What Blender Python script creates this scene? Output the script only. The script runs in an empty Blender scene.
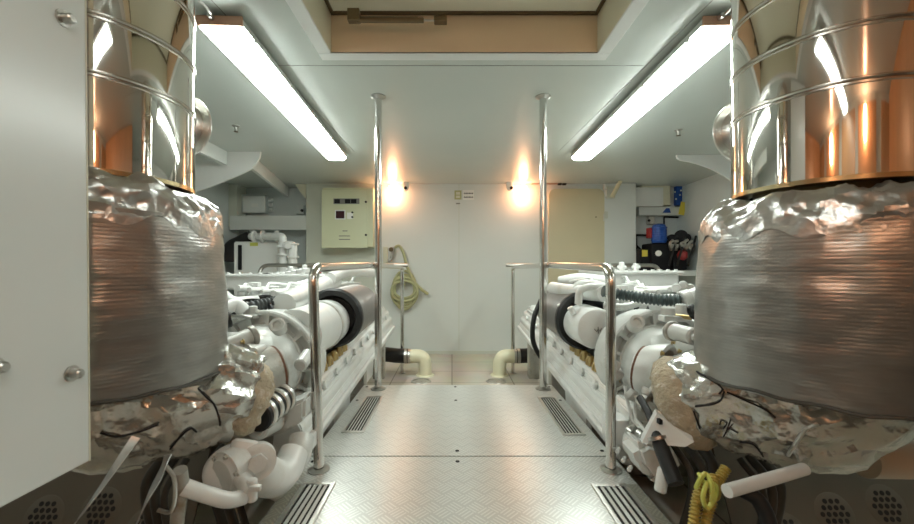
import bpy, bmesh, math, random
from mathutils import Vector, Matrix, noise
from mathutils.bvhtree import BVHTree
random.seed(7)
PI = math.pi
SC = bpy.context.scene
COL = SC.collection
V = Vector
F, CX, CY, EYE = 400.0, 452.0, 269.0, 0.8      # focal length in px, vanishing point, eye height
CEN = 0.043                                     # X of the corridor's centre line

def P(x, y, Y):
    """survey: point of the place seen at pixel (x, y) that stands Y metres deep"""
    return V(((x - CX) * Y / F, Y, EYE + (CY - y) * Y / F))

# ------------------------------------------------------------------ materials
def new_mat(name):
    m = bpy.data.materials.new(name); m.use_nodes = True
    return m, m.node_tree.nodes, m.node_tree.links, m.node_tree.nodes['Principled BSDF']

def mat(name, col, rough=.5, metal=0.0, var=0.0, vscale=6, bump=0.0, bscale=40, spec=.5, coat=0.0, dirt=None, dscale=9, damt=.5):
    m, n, l, b = new_mat(name)
    b.inputs['Roughness'].default_value = rough
    b.inputs['Metallic'].default_value = metal
    b.inputs['Specular IOR Level'].default_value = spec
    b.inputs['Coat Weight'].default_value = coat
    b.inputs['Coat Roughness'].default_value = .15
    tc = n.new('ShaderNodeTexCoord')
    c1 = (*col, 1)
    if var or dirt:
        nz = n.new('ShaderNodeTexNoise'); nz.inputs['Scale'].default_value = vscale; nz.inputs['Detail'].default_value = 5
        l.new(tc.outputs['Object'], nz.inputs['Vector'])
        mx = n.new('ShaderNodeMix'); mx.data_type = 'RGBA'
        mx.inputs[6].default_value = tuple(max(0, c * (1 - var)) for c in col) + (1,)
        mx.inputs[7].default_value = tuple(min(1, c * (1 + var)) for c in col) + (1,)
        l.new(nz.outputs['Fac'], mx.inputs[0])
        out = mx.outputs[2]
        if dirt:
            nd = n.new('ShaderNodeTexNoise'); nd.inputs['Scale'].default_value = dscale; nd.inputs['Detail'].default_value = 8; nd.inputs['Roughness'].default_value = .65
            l.new(tc.outputs['Object'], nd.inputs['Vector'])
            rp = n.new('ShaderNodeValToRGB'); rp.color_ramp.elements[0].position = .55; rp.color_ramp.elements[1].position = .72
            rp.color_ramp.elements[1].color = (damt, damt, damt, 1)
            l.new(nd.outputs['Fac'], rp.inputs[0])
            m2 = n.new('ShaderNodeMix'); m2.data_type = 'RGBA'
            l.new(rp.outputs[0], m2.inputs[0]); l.new(out, m2.inputs[6]); m2.inputs[7].default_value = (*dirt, 1)
            out = m2.outputs[2]
        l.new(out, b.inputs['Base Color'])
    else:
        b.inputs['Base Color'].default_value = c1
    if bump:
        nb = n.new('ShaderNodeTexNoise'); nb.inputs['Scale'].default_value = bscale; nb.inputs['Detail'].default_value = 6
        l.new(tc.outputs['Object'], nb.inputs['Vector'])
        bp = n.new('ShaderNodeBump'); bp.inputs['Strength'].default_value = bump; bp.inputs['Distance'].default_value = .01
        l.new(nb.outputs['Fac'], bp.inputs['Height']); l.new(bp.outputs[0], b.inputs['Normal'])
    return m

def emit(name, col, s):
    m, n, l, b = new_mat(name)
    b.inputs['Base Color'].default_value = (*col, 1)
    b.inputs['Emission Color'].default_value = (*col, 1)
    b.inputs['Emission Strength'].default_value = s
    b.inputs['Roughness'].default_value = .3
    return m

def mat_ribbed(name, col, rough, metal, scale, axis, strength, dist=1.0, bump2=.0, var=.1):
    """bands across one axis (corduroy jacket, pleated filter)"""
    m, n, l, b = new_mat(name)
    b.inputs['Roughness'].default_value = rough; b.inputs['Metallic'].default_value = metal
    tc = n.new('ShaderNodeTexCoord')
    w = n.new('ShaderNodeTexWave'); w.bands_direction = axis; w.inputs['Scale'].default_value = scale
    w.inputs['Distortion'].default_value = dist; w.inputs['Detail'].default_value = 3; w.inputs['Detail Scale'].default_value = .6
    l.new(tc.outputs['Object'], w.inputs['Vector'])
    nz = n.new('ShaderNodeTexNoise'); nz.inputs['Scale'].default_value = 7; nz.inputs['Detail'].default_value = 6
    mp = n.new('ShaderNodeMapping'); mp.inputs['Scale'].default_value = (1, 1, 4) if axis == 'Z' else (1, 4, 1)
    l.new(tc.outputs['Object'], mp.inputs[0]); l.new(mp.outputs[0], nz.inputs['Vector'])
    mx = n.new('ShaderNodeMix'); mx.data_type = 'RGBA'
    mx.inputs[6].default_value = tuple(c * (1 - var) for c in col) + (1,); mx.inputs[7].default_value = tuple(min(1, c * (1 + var)) for c in col) + (1,)
    l.new(nz.outputs['Fac'], mx.inputs[0]); l.new(mx.outputs[2], b.inputs['Base Color'])
    b1 = n.new('ShaderNodeBump'); b1.inputs['Strength'].default_value = strength; b1.inputs['Distance'].default_value = .004
    l.new(w.outputs['Fac'], b1.inputs['Height'])
    b2 = n.new('ShaderNodeBump'); b2.inputs['Strength'].default_value = bump2; b2.inputs['Distance'].default_value = .03
    l.new(nz.outputs['Fac'], b2.inputs['Height']); l.new(b1.outputs[0], b2.inputs['Normal'])
    l.new(b2.outputs[0], b.inputs['Normal'])
    return m

def mat_foil(name, col, rough, strength, scale=9):
    m, n, l, b = new_mat(name)
    b.inputs['Base Color'].default_value = (*col, 1); b.inputs['Metallic'].default_value = .92; b.inputs['Roughness'].default_value = rough
    tc = n.new('ShaderNodeTexCoord')
    v = n.new('ShaderNodeTexVoronoi'); v.inputs['Scale'].default_value = scale; v.feature = 'F1'
    nz = n.new('ShaderNodeTexNoise'); nz.inputs['Scale'].default_value = 6; nz.inputs['Detail'].default_value = 4
    mx = n.new('ShaderNodeMix'); mx.data_type = 'RGBA'; mx.inputs[0].default_value = .25
    l.new(tc.outputs['Object'], nz.inputs['Vector']); l.new(tc.outputs['Object'], mx.inputs[6]); l.new(nz.outputs['Color'], mx.inputs[7])
    l.new(mx.outputs[2], v.inputs['Vector'])
    bp = n.new('ShaderNodeBump'); bp.inputs['Strength'].default_value = strength; bp.inputs['Distance'].default_value = .03
    l.new(v.outputs['Distance'], bp.inputs['Height'])
    l.new(bp.outputs[0], b.inputs['Normal'])
    return m

def mat_checker_plate(name, col, cell=.052, bars=4, strength=.6, rough=.34):
    """five-bar tread plate: groups of raised bars, turned a quarter from cell to cell"""
    m, n, l, b = new_mat(name)
    b.inputs['Metallic'].default_value = .48; b.inputs['Roughness'].default_value = rough
    tc = n.new('ShaderNodeTexCoord')
    mp = n.new('ShaderNodeMapping'); mp.inputs['Rotation'].default_value = (0, 0, PI / 4); mp.inputs['Scale'].default_value = (1 / cell,) * 3
    l.new(tc.outputs['Object'], mp.inputs[0])
    sp = n.new('ShaderNodeSeparateXYZ'); l.new(mp.outputs[0], sp.inputs[0])
    def M(op, a, c=None):
        x = n.new('ShaderNodeMath'); x.operation = op
        for i, q in enumerate((a, c)):
            if q is None: continue
            if isinstance(q, (int, float)): x.inputs[i].default_value = q
            else: l.new(q, x.inputs[i])
        return x.outputs[0]
    X, Y = sp.outputs[0], sp.outputs[1]
    par = M('PINGPONG', M('ADD', M('FLOOR', X), M('FLOOR', Y)), 1)
    fx, fy = M('FRACT', X), M('FRACT', Y)
    def bar(a, c):
        s = M('GREATER_THAN', M('SINE', M('MULTIPLY', a, 2 * PI * bars)), .25)
        e = M('LESS_THAN', M('ABSOLUTE', M('SUBTRACT', c, .5)), .42)
        return M('MULTIPLY', s, e)
    h1, h2 = bar(fx, fy), bar(fy, fx)
    h = M('ADD', M('MULTIPLY', h1, par), M('MULTIPLY', h2, M('SUBTRACT', 1, par)))
    bp = n.new('ShaderNodeBump'); bp.inputs['Strength'].default_value = strength; bp.inputs['Distance'].default_value = .002
    l.new(h, bp.inputs['Height']); l.new(bp.outputs[0], b.inputs['Normal'])
    nz = n.new('ShaderNodeTexNoise'); nz.inputs['Scale'].default_value = 4; nz.inputs['Detail'].default_value = 6
    l.new(tc.outputs['Object'], nz.inputs['Vector'])
    mx = n.new('ShaderNodeMix'); mx.data_type = 'RGBA'
    mx.inputs[6].default_value = tuple(c * .88 for c in col) + (1,); mx.inputs[7].default_value = tuple(min(1, c * 1.1) for c in col) + (1,)
    l.new(nz.outputs['Fac'], mx.inputs[0]); l.new(mx.outputs[2], b.inputs['Base Color'])
    m3 = n.new('ShaderNodeMix'); m3.data_type = 'RGBA'; m3.blend_type = 'MULTIPLY'; m3.inputs[0].default_value = 1
    hh = n.new('ShaderNodeMath'); hh.operation = 'MULTIPLY_ADD'; l.new(h, hh.inputs[0]); hh.inputs[1].default_value = .22; hh.inputs[2].default_value = .84
    l.new(mx.outputs[2], m3.inputs[6]); l.new(hh.outputs[0], m3.inputs[7]); l.new(m3.outputs[2], b.inputs['Base Color'])
    rr = n.new('ShaderNodeMath'); rr.operation = 'MULTIPLY_ADD'; l.new(nz.outputs['Fac'], rr.inputs[0]); rr.inputs[1].default_value = .12; rr.inputs[2].default_value = rough - .06
    l.new(rr.outputs[0], b.inputs['Roughness'])
    return m

def mat_tiles(name, col, line, sx, sy):
    m, n, l, b = new_mat(name)
    b.inputs['Roughness'].default_value = .45
    tc = n.new('ShaderNodeTexCoord')
    br = n.new('ShaderNodeTexBrick'); br.offset = 0; br.inputs['Scale'].default_value = 1
    br.inputs['Brick Width'].default_value = sx; br.inputs['Row Height'].default_value = sy; br.inputs['Mortar Size'].default_value = .006
    br.inputs['Color1'].default_value = (*col, 1); br.inputs['Color2'].default_value = tuple(c * .95 for c in col) + (1,); br.inputs['Mortar'].default_value = (*line, 1)
    l.new(tc.outputs['Object'], br.inputs['Vector'])
    nz = n.new('ShaderNodeTexNoise'); nz.inputs['Scale'].default_value = 3; nz.inputs['Detail'].default_value = 7
    l.new(tc.outputs['Object'], nz.inputs['Vector'])
    mx = n.new('ShaderNodeMix'); mx.data_type = 'RGBA'; mx.blend_type = 'MULTIPLY'; mx.inputs[0].default_value = .35
    l.new(br.outputs['Color'], mx.inputs[6]); l.new(nz.outputs['Color'], mx.inputs[7])
    l.new(mx.outputs[2], b.inputs['Base Color'])
    return m

M = {}
M['ceiling'] = mat('ceiling_paint', (.56, .605, .57), .27, var=.04, vscale=2, spec=.6)
M['wall'] = mat('wall_paint', (.66, .69, .66), .35, var=.04, vscale=2)
M['wall_side'] = mat('side_paint', (.62, .67, .66), .4, var=.05, vscale=3)
M['warm_wall'] = mat('aft_wall_paint', (.58, .56, .48), .4, var=.05, vscale=2)
M['wood'] = mat('varnished_wood', (.50, .27, .13), .3, var=.2, vscale=5)
M['dado'] = mat('aft_dado', (.14, .12, .10), .5, var=.1, vscale=2)
M['lid'] = mat('lid_cream', (.78, .76, .62), .4)
M['cream'] = mat('cream_paint', (.66, .64, .50), .4, var=.03)
M['cream_door'] = mat('cream_door', (.60, .54, .36), .42, var=.03)
M['cabinet'] = mat('cabinet_paint', (.60, .62, .42), .4, var=.03)
M['bulkhead'] = mat('pilaster_paint', (.58, .60, .52), .4, var=.03)
M['tan'] = mat('coaming_warm_lit', (.78, .63, .45), .45, var=.04)  # tan carries the warm light that falls on the hatch end faces
M['white'] = mat('white_engine_paint', (.72, .735, .715), .3, var=.06, vscale=14, dirt=(.50, .46, .36), dscale=10, damt=.35, spec=.5)
M['offwhite'] = mat('white_gloss', (.74, .76, .74), .3, var=.03)
M['panel'] = mat('panel_white', (.66, .69, .67), .25, var=.02)
M['cast'] = mat('cast_silver_paint', (.62, .635, .61), .42, metal=.12, var=.10, vscale=12, dirt=(.36, .32, .25), dscale=9, damt=.5, bump=.12, bscale=60)
M['cast_dark'] = mat('cast_worn', (.40, .39, .35), .45, metal=.4, var=.2, vscale=20, dirt=(.20, .15, .08), dscale=14, damt=.8, bump=.3, bscale=50)
M['steel'] = mat('polished_tube', (.72, .71, .68), .14, metal=1, var=.03)
M['steel_dull'] = mat('dull_steel', (.50, .49, .46), .32, metal=1, var=.12, vscale=30)
M['chrome'] = mat('mirror_sheet', (.86, .83, .78), .045, metal=1, bump=.02, bscale=3)
M['chrome_seam'] = mat('seam_sheet', (.55, .52, .47), .18, metal=1)
M['edge_gold'] = mat('yellowed_edge', (.52, .42, .24), .25, metal=1, var=.3, vscale=12)
M['jacket'] = mat_ribbed('corduroy_foil', (.40, .39, .37), .30, .9, 34, 'Z', .05, 1.2, .11, .3)
M['foil'] = mat_foil('crumpled_foil', (.60, .59, .57), .32, .28, 14)
M['foil_dark'] = mat_foil('aged_foil', (.60, .60, .56), .24, .5, 8)
M['wrap'] = mat('fluffy_lagging', (.46, .39, .28), .85, var=.3, vscale=26, bump=1.0, bscale=70, dirt=(.78, .76, .70), dscale=34, damt=.9)
M['black'] = mat('black_rubber', (.009, .009, .009), .5, var=.2)
M['dark'] = mat('dark_void', (.02, .02, .018), .8)
M['foil_dark'].node_tree.nodes['Principled BSDF'].inputs['Metallic'].default_value = .82
M['shade_dark'] = mat('shaded_hose_hem', (.05, .045, .035), .5, var=.3, vscale=12)  # dark colour stands for bilge shade and the shadow at the hem
M['bilge'] = mat('bilge_paint', (.06, .055, .045), .55, var=.4, vscale=5)
M['plate'] = mat_checker_plate('tread_plate', (.68, .70, .67))
M['strip'] = mat_checker_plate('tread_strip', (.45, .45, .38), cell=.05, strength=.9)
M['alu'] = mat('brushed_alu', (.70, .70, .67), .33, metal=.9, var=.06, vscale=20)
M['slat'] = mat('slat_alu', (.62, .64, .62), .35, metal=.6)
M['tiles'] = mat_tiles('lower_floor', (.62, .58, .48), (.28, .25, .19), .62, .45)
M['filter'] = mat_ribbed('pleated_filter', (.30, .29, .28), .42, .7, 30, 'Y', .9, .2, .0, .12)
M['corr'] = mat('corrugated_black', (.05, .055, .055), .4)
M['corr_teal'] = mat('corrugated_teal', (.08, .11, .11), .4)
M['brass'] = mat('brass', (.55, .42, .20), .35, metal=.9, var=.2, vscale=30)
M['rust'] = mat('rusty_bore', (.16, .075, .04), .7, var=.4, vscale=30)
M['blue'] = mat('blue_paint', (.012, .075, .34), .35, var=.1)
M['red'] = mat('red_paint', (.32, .03, .03), .4)
M['yellow'] = mat('yellow_tag', (.75, .62, .08), .5)
M['hose'] = mat('olive_hose', (.42, .41, .22), .5, var=.08)
M['pvc'] = mat('cream_pvc', (.72, .69, .50), .35, var=.05)
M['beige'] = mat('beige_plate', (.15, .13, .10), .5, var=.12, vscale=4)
M['beige_pipe'] = mat('beige_pipe', (.48, .40, .29), .4, var=.08)
M['yg'] = mat('green_yellow_wire', (.50, .52, .10), .45)
M['gold'] = mat('gold_conduit', (.42, .31, .07), .4, metal=.3, var=.2, vscale=20)
M['display'] = mat('dark_display', (.05, .015, .02), .2)
M['ink'] = mat('ink', (.010, .010, .012), .55, spec=.25)
M['paper'] = mat('label_white', (.80, .80, .76), .5)
M['olive'] = mat('label_olive', (.42, .42, .20), .5)
M['copper'] = mat('copper_end', (.50, .30, .21), .35, metal=.5, var=.15)
M['strut'] = mat('bronze_strut', (.16, .12, .07), .35, metal=.8)
M['tube'] = emit('fluorescent_diffuser', (.93, 1, .94), 13)
M['tube_fill'] = emit('fill_diffuser', (.93, 1, .94), 5)  # for the added fill batten out of view
M['bulb'] = emit('warm_bulb', (1, .47, .24), 11.5)
M['bulb_added'] = emit('added_bulb', (1, .56, .34), 14)  # for the added lamps out of view
M['led'] = mat('grey_print', (.2, .2, .18), .5)

# ------------------------------------------------------------------ mesh building
def fillet(path, rad, seg=6):
    pts = [V(p) for p in path]; out = [pts[0]]
    for i in range(1, len(pts) - 1):
        a, b, c = pts[i - 1], pts[i], pts[i + 1]
        d1, d2 = (a - b), (c - b); l1, l2 = d1.length, d2.length
        d1.normalize(); d2.normalize()
        ang = d1.angle(d2, PI)
        if ang > PI - .02: out.append(b); continue
        t = min(rad / math.tan(ang / 2), l1 * .49, l2 * .49)
        p, q = b + d1 * t, b + d2 * t
        for k in range(seg + 1):
            s = k / seg
            out.append(p * (1 - s) ** 2 + b * 2 * s * (1 - s) + q * s * s)
    out.append(pts[-1]); return out

def spline(path, n=8):
    """smooth curve through the points"""
    pts = [V(p) for p in path]; q = [pts[0] * 2 - pts[1]] + pts + [pts[-1] * 2 - pts[-2]]; out = []
    for i in range(1, len(q) - 2):
        a, b, c, d = q[i - 1:i + 3]
        for k in range(n):
            t = k / n
            out.append(.5 * ((2 * b) + (c - a) * t + (2 * a - 5 * b + 4 * c - d) * t * t + (3 * b - a - 3 * c + d) * t ** 3))
    out.append(pts[-1]); return out

class MB:
    def __init__(s): s.bm = bmesh.new(); s.bev = False
    def _add(s, verts, faces):
        vs = [s.bm.verts.new(v) for v in verts]
        for f in faces:
            try: s.bm.faces.new([vs[i] for i in f])
            except ValueError: pass
        return s
    def box(s, lo, hi, bev=0.0, rot=None, seg=2):
        lo, hi = V(lo), V(hi); c = (lo + hi) / 2; h = (hi - lo) / 2
        b = bmesh.new(); bmesh.ops.create_cube(b, size=2)
        for v in b.verts: v.co = V((v.co.x * h.x, v.co.y * h.y, v.co.z * h.z))
        if bev: s.bev = True
        if bev: bmesh.ops.bevel(b, geom=b.edges[:], offset=min(bev, abs(h.x) * .9, abs(h.y) * .9, abs(h.z) * .9), segments=seg, affect='EDGES', profile=.5)
        R = rot.to_matrix() if rot else None
        for v in b.verts: v.co = (R @ v.co if R else v.co) + c
        return s.merge(b)
    def merge(s, b):
        b.verts.index_update()
        s._add([v.co.copy() for v in b.verts], [[v.index for v in f.verts] for f in b.faces]); b.free(); return s
    def prism(s, pts, a, b, axis='Y', bev=0.0):
        """2-D outline extruded along an axis: Y -> (x,z); X -> (y,z); Z -> (x,y)"""
        def mk(p, t):
            return V((p[0], t, p[1])) if axis == 'Y' else V((t, p[0], p[1])) if axis == 'X' else V((p[0], p[1], t))
        n = len(pts); bm = bmesh.new()
        A = [bm.verts.new(mk(p, a)) for p in pts]; B = [bm.verts.new(mk(p, b)) for p in pts]
        bm.faces.new(A); bm.faces.new(B[::-1])
        for i in range(n): bm.faces.new((A[i], A[(i + 1) % n], B[(i + 1) % n], B[i]))
        bmesh.ops.recalc_face_normals(bm, faces=bm.faces[:])
        if bev: s.bev = True
        if bev: bmesh.ops.bevel(bm, geom=bm.edges[:], offset=bev, segments=2, affect='EDGES')
        return s.merge(bm)
    def tube(s, path, r, n=14, cap=True, closed=False, flat=1.0):
        pts = [V(p) for p in path]; m = len(pts)
        R = r if isinstance(r, (list, tuple)) else [r] * m
        tan = []
        for i in range(m):
            a = pts[(i - 1) % m] if (closed or i) else pts[0]
            b = pts[(i + 1) % m] if (closed or i < m - 1) else pts[-1]
            t = b - a; tan.append(t.normalized() if t.length > 1e-9 else V((0, 0, 1)))
        up = V((0, 0, 1)) if abs(tan[0].z) < .9 else V((0, 1, 0))
        x = tan[0].cross(up).normalized(); verts = []; faces = []
        for i in range(m):
            x = (x - tan[i] * x.dot(tan[i]))
            x = x.normalized() if x.length > 1e-6 else tan[i].orthogonal().normalized()
            y = tan[i].cross(x)
            for k in range(n):
                a = 2 * PI * k / n
                verts.append(pts[i] + (x * math.cos(a) + y * math.sin(a) * flat) * R[i])
        for i in range(m if closed else m - 1):
            j = (i + 1) % m
            for k in range(n):
                k2 = (k + 1) % n
                faces.append((i * n + k, i * n + k2, j * n + k2, j * n + k))
        if cap and not closed:
            faces.append(tuple(range(n))[::-1]); faces.append(tuple((m - 1) * n + k for k in range(n)))
        return s._add(verts, faces)
    def lathe(s, prof, o, ax=(0, 0, 1), n=32, a0=0.0, a1=2 * PI):
        o = V(o); ax = V(ax).normalized(); x = ax.orthogonal().normalized(); y = ax.cross(x)
        full = abs(a1 - a0 - 2 * PI) < 1e-6; cnt = n if full else n + 1
        verts = []; faces = []; rings = []
        for r, h in prof:
            if r < 1e-6:
                rings.append([len(verts)]); verts.append(o + ax * h)
            else:
                rings.append(list(range(len(verts), len(verts) + cnt)))
                for k in range(cnt):
                    a = a0 + (a1 - a0) * k / n
                    verts.append(o + ax * h + (x * math.cos(a) + y * math.sin(a)) * r)
        for A, B in zip(rings, rings[1:]):
            for k in range(n):
                k2 = (k + 1) % cnt if full else k + 1
                if len(A) == 1 and len(B) == 1: continue
                if len(A) == 1: faces.append((A[0], B[k], B[k2]))
                elif len(B) == 1: faces.append((A[k], A[k2], B[0]))
                else: faces.append((A[k], A[k2], B[k2], B[k]))
        return s._add(verts, faces)
    def cyl(s, a, b, r, n=20, bev=0.0):
        a, b = V(a), V(b); L = (b - a).length
        e = min(bev, r * .5, L * .3)
        pr = [(0, 0), (r - e, 0), (r, e), (r, L - e), (r - e, L), (0, L)] if e else [(0, 0), (r, 0), (r, L), (0, L)]
        return s.lathe(pr, a, b - a, n)
    def ball(s, c, r, n=20, m=12):
        c = V(c); r = V(r) if not isinstance(r, (int, float)) else V((r, r, r))
        b = bmesh.new(); bmesh.ops.create_uvsphere(b, u_segments=n, v_segments=m, radius=1)
        for v in b.verts: v.co = V((v.co.x * r.x, v.co.y * r.y, v.co.z * r.z)) + c
        return s.merge(b)
    def hexbolt(s, c, ax, r=.009, h=.007):
        return s.lathe([(r * 1.6, 0), (r * 1.6, h * .25), (r, h * .25), (r, h), (0, h)], c, ax, 6)
    def split(s):
        """one builder for each separate piece"""
        s.bm.verts.ensure_lookup_table(); seen = set(); out = []
        for v in s.bm.verts:
            if v in seen: continue
            st = [v]; seen.add(v); comp = []
            while st:
                q = st.pop(); comp.append(q)
                for e in q.link_edges:
                    w = e.other_vert(q)
                    if w not in seen: seen.add(w); st.append(w)
            ix = {q: i for i, q in enumerate(comp)}; fs = {f for q in comp for f in q.link_faces}
            out.append(MB()._add([q.co.copy() for q in comp], [[ix[q] for q in f.verts] for f in fs]))
        s.bm.free(); return out
    def crumple(s, amp, freq, seed=0.0, fn=None):
        s.bm.normal_update()
        for v in s.bm.verts:
            d = noise.noise(v.co * freq + V((seed, 0, 0))) + .5 * noise.noise(v.co * freq * 2.3 + V((0, seed, 3)))
            d = -abs(d) * 1.6 + .5
            v.co += v.normal * d * amp * (fn(v.co) if fn else 1)
        return s
    def warp(s, fn):
        for v in s.bm.verts: v.co = fn(v.co)
        return s
    def build(s, name, m, parent=None, at=None, mirror=None, sharp=38, weld=True):
        """at: world place of the parent's origin (the mesh is given in world coordinates); mirror: side (+1/-1) for a mesh given in (u, Y, z)"""
        if weld: bmesh.ops.remove_doubles(s.bm, verts=s.bm.verts[:], dist=1e-5)
        if mirror is not None:
            for v in s.bm.verts: v.co.x = CEN + mirror * v.co.x
        if at is not None:
            o = V(at)
            for v in s.bm.verts: v.co -= o
        bmesh.ops.recalc_face_normals(s.bm, faces=s.bm.faces[:])
        me = bpy.data.meshes.new(name); s.bm.to_mesh(me); s.bm.free()
        for p in me.polygons: p.use_smooth = True
        me.set_sharp_from_angle(angle=math.radians(sharp))
        me.materials.append(M[m] if isinstance(m, str) else m)
        o = bpy.data.objects.new(name, me); COL.objects.link(o)
        if s.bev:
            w = o.modifiers.new('weighted_normal', 'WEIGHTED_NORMAL'); w.keep_sharp = True; w.weight = 100
        if parent: o.parent = parent
        return o

def parts(b, name, m, parent=None, at=None, mirror=None, sharp=38):
    return [q.build(name, m, parent, at, mirror, sharp) for q in b.split()]

def tag(o, label, cat, group=None, kind=None):
    o['label'] = label; o['category'] = cat
    if group: o['group'] = group
    if kind: o['kind'] = kind
    return o

def thing(name, label, cat, loc=(0, 0, 0), group=None, rz=0):
    o = bpy.data.objects.new(name, None); COL.objects.link(o); o.location = loc; o.rotation_euler = (0, 0, rz); o.empty_display_size = .05
    return tag(o, label, cat, group)

def struct(o):
    o['kind'] = 'structure'; return o

# ------------------------------------------------------------------ the setting
CEIL = 1.95; BACK = 5.41; ALC = 5.68; XL, XR = -3.03, 3.2; REAR = -1.3; LOW = -.35
HX0, HX1, HY0, HY1 = -.69, .82, .62, 2.17       # hatch opening
b = MB()
for lo, hi in (((XL, REAR, CEIL), (XR, HY0, CEIL + .06)), ((XL, HY1, CEIL), (XR, ALC, CEIL + .06)),
               ((XL, HY0, CEIL), (HX0, HY1, CEIL + .06)), ((HX1, HY0, CEIL), (XR, HY1, CEIL + .06))): b.box(lo, hi)
struct(b.build('ceiling', 'ceiling'))
struct(MB().box((XL, REAR, LOW - .1), (XR, ALC, LOW)).build('floor', 'tiles'))
b = MB().box((-1.97, BACK, LOW), (2.47, ALC, CEIL)); struct(b.build('wall_back', 'wall'))
struct(MB().box((XL, ALC, LOW), (XR, ALC + .08, CEIL)).build('wall_alcove', 'wall_side'))
struct(MB().box((XL - .08, REAR, LOW), (XL, ALC, CEIL)).build('wall_left', 'wall_side'))
struct(MB().box((XR, REAR, LOW), (XR + .08, ALC, CEIL)).build('wall_right', 'wall_side'))
struct(MB().box((XL, REAR - .08, LOW), (XR, REAR, CEIL)).build('wall_rear', 'warm_wall'))
struct(MB().box((XL, REAR, LOW), (XR, REAR + .03, .95), .005).build('trim_12', 'dado'))  # unseen dark dado, put in so the foil jackets reflect less orange
for k, (x0, x1) in enumerate(((-2.6, -1.35), (-1.15, -.35), (-.2, .42), (.55, 1.3), (1.5, 2.7))):  # unseen wood panels, added as warm bands for the ducts to reflect
    struct(MB().box((x0, REAR, .95), (x1, REAR + .03, CEIL - .06), .006).build('trim_%d' % (13 + k), 'wood'))
for k, x in enumerate((-1.78, 1.86)):  # unseen side partitions, put in for copper reflections in the ducts
    struct(MB().box((x, REAR + .03, .95), (x + .04, .45, CEIL - .002), .004).build('trim_%d' % (20 + k), 'wood'))
    struct(MB().box((x, REAR + .03, LOW + .001), (x + .04, .45, .95), .004).build('trim_%d' % (22 + k), 'dado'))
# cream pilaster behind the control cabinet, column right of the cream door, seam strips
struct(MB().box((-1.96, BACK - .03, LOW), (-.98, BACK, CEIL)).build('trim_1', 'bulkhead'))
struct(MB().box((2.04, BACK - .05, LOW), (2.47, BACK, CEIL), .01).build('trim_2', 'wall'))
struct(MB().box((-.98, BACK - .012, LOW), (1.28, BACK, LOW + .045)).build('baseboard_back', 'bulkhead'))
b = MB()
for x in (.09,): b.box((x, BACK - .004, LOW + .05), (x + .008, BACK, CEIL))
struct(b.build('trim_3', 'bulkhead'))
# ceiling panel joints
b = MB()
jl0, jl1 = P(268, 3, 400 * 1.15 / 266), P(356, 137, 400 * 1.15 / 132)
def joint(b, p, q, w=.004):
    p, q = V(p), V(q); d = (q - p); L = d.length; a = math.atan2(d.y, d.x)
    from mathutils import Euler
    c = (p + q) / 2
    b.box((c.x - L / 2, c.y - w / 2, CEIL - .0015), (c.x + L / 2, c.y + w / 2, CEIL + .001), rot=Euler((0, 0, a)))
for s in (-1, 1):
    joint(b, (CEN + s * 1.12, .2, CEIL), (CEN + s * 1.0, 3.9, CEIL))
    joint(b, (CEN + s * 1.04, 2.26, CEIL), (CEN, 2.26, CEIL), .003)
struct(b.build('trim_4', 'led'))
# hatch: coaming lip, inner faces, lid
def lipring(b, x0, x1, y0, y1, w, z0, z1):
    b.box((x0 - w, y0 - w, z0), (x1 + w, y0, z1), .004); b.box((x0 - w, y1, z0), (x1 + w, y1 + w, z1), .004)
    b.box((x0 - w, y0, z0), (x0, y1, z1), .004); b.box((x1, y0, z0), (x1 + w, y1, z1), .004)
b = MB(); lipring(b, HX0 + .05, HX1 - .05, HY0 + .05, HY1 - .05, .07, CEIL - .009, CEIL + .001)
struct(b.build('trim_5', 'offwhite'))
b = MB(); b.box((HX0, HY1 - .05, CEIL), (HX1, HY1 - .02, 2.15)).box((HX0, HY0 + .02, CEIL), (HX1, HY0 + .05, 2.15))
struct(b.build('trim_6', 'tan'))
b = MB(); b.box((HX0 + .02, HY0 + .05, CEIL), (HX0 + .05, HY1 - .05, 2.15)).box((HX1 - .05, HY0 + .05, CEIL), (HX1 - .02, HY1 - .05, 2.15))
struct(b.build('trim_7', 'cream'))
hl = thing('hatch_lid', 'closed cream hatch lid above the ceiling opening', 'hatch', (CEN, 1.4, 2.15))
MB().box((HX0 + .055, HY0 + .06, 2.152), (HX1 - .055, HY1 - .06, 2.20), .01).build('panel', 'lid', hl, hl.location)
b = MB(); b.box((HX0 + .052, HY1 - .075, 2.140), (HX1 - .052, HY1 - .058, 2.154)).box((HX0 + .052, HY0 + .06, 2.14), (HX0 + .068, HY1 - .07, 2.154)).box((HX1 - .068, HY0 + .06, 2.14), (HX1 - .052, HY1 - .07, 2.154))
b.build('gasket', 'strut', hl, hl.location)
Y = 2.02
gs = thing('gas_strut', 'bronze gas strut lying across the hatch opening under the lid', 'gas strut', P(352, 20, Y))
a, c, e = P(356, 20, Y), P(424, 20.3, Y), P(444, 20.5, Y)
MB().cyl(a, c, .013, 14, .003).cyl(a + V((0, 0, .012)), c + V((-.03, 0, .012)), .006).build('cylinder', 'strut', gs, gs.location)
MB().cyl(c, e, .005, 10).build('rod', 'steel_dull', gs, gs.location)
MB().box(P(348, 22, Y) - V((0, .02, 0)), P(360, 10, Y) + V((0, .02, 0)), .004).build('bracket', 'strut', gs, gs.location)
MB().box(P(434, 23, Y) - V((0, .02, 0)), P(447, 17.5, Y) + V((0, .02, 0)), .004).build('bracket', 'strut', gs, gs.location)

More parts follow.
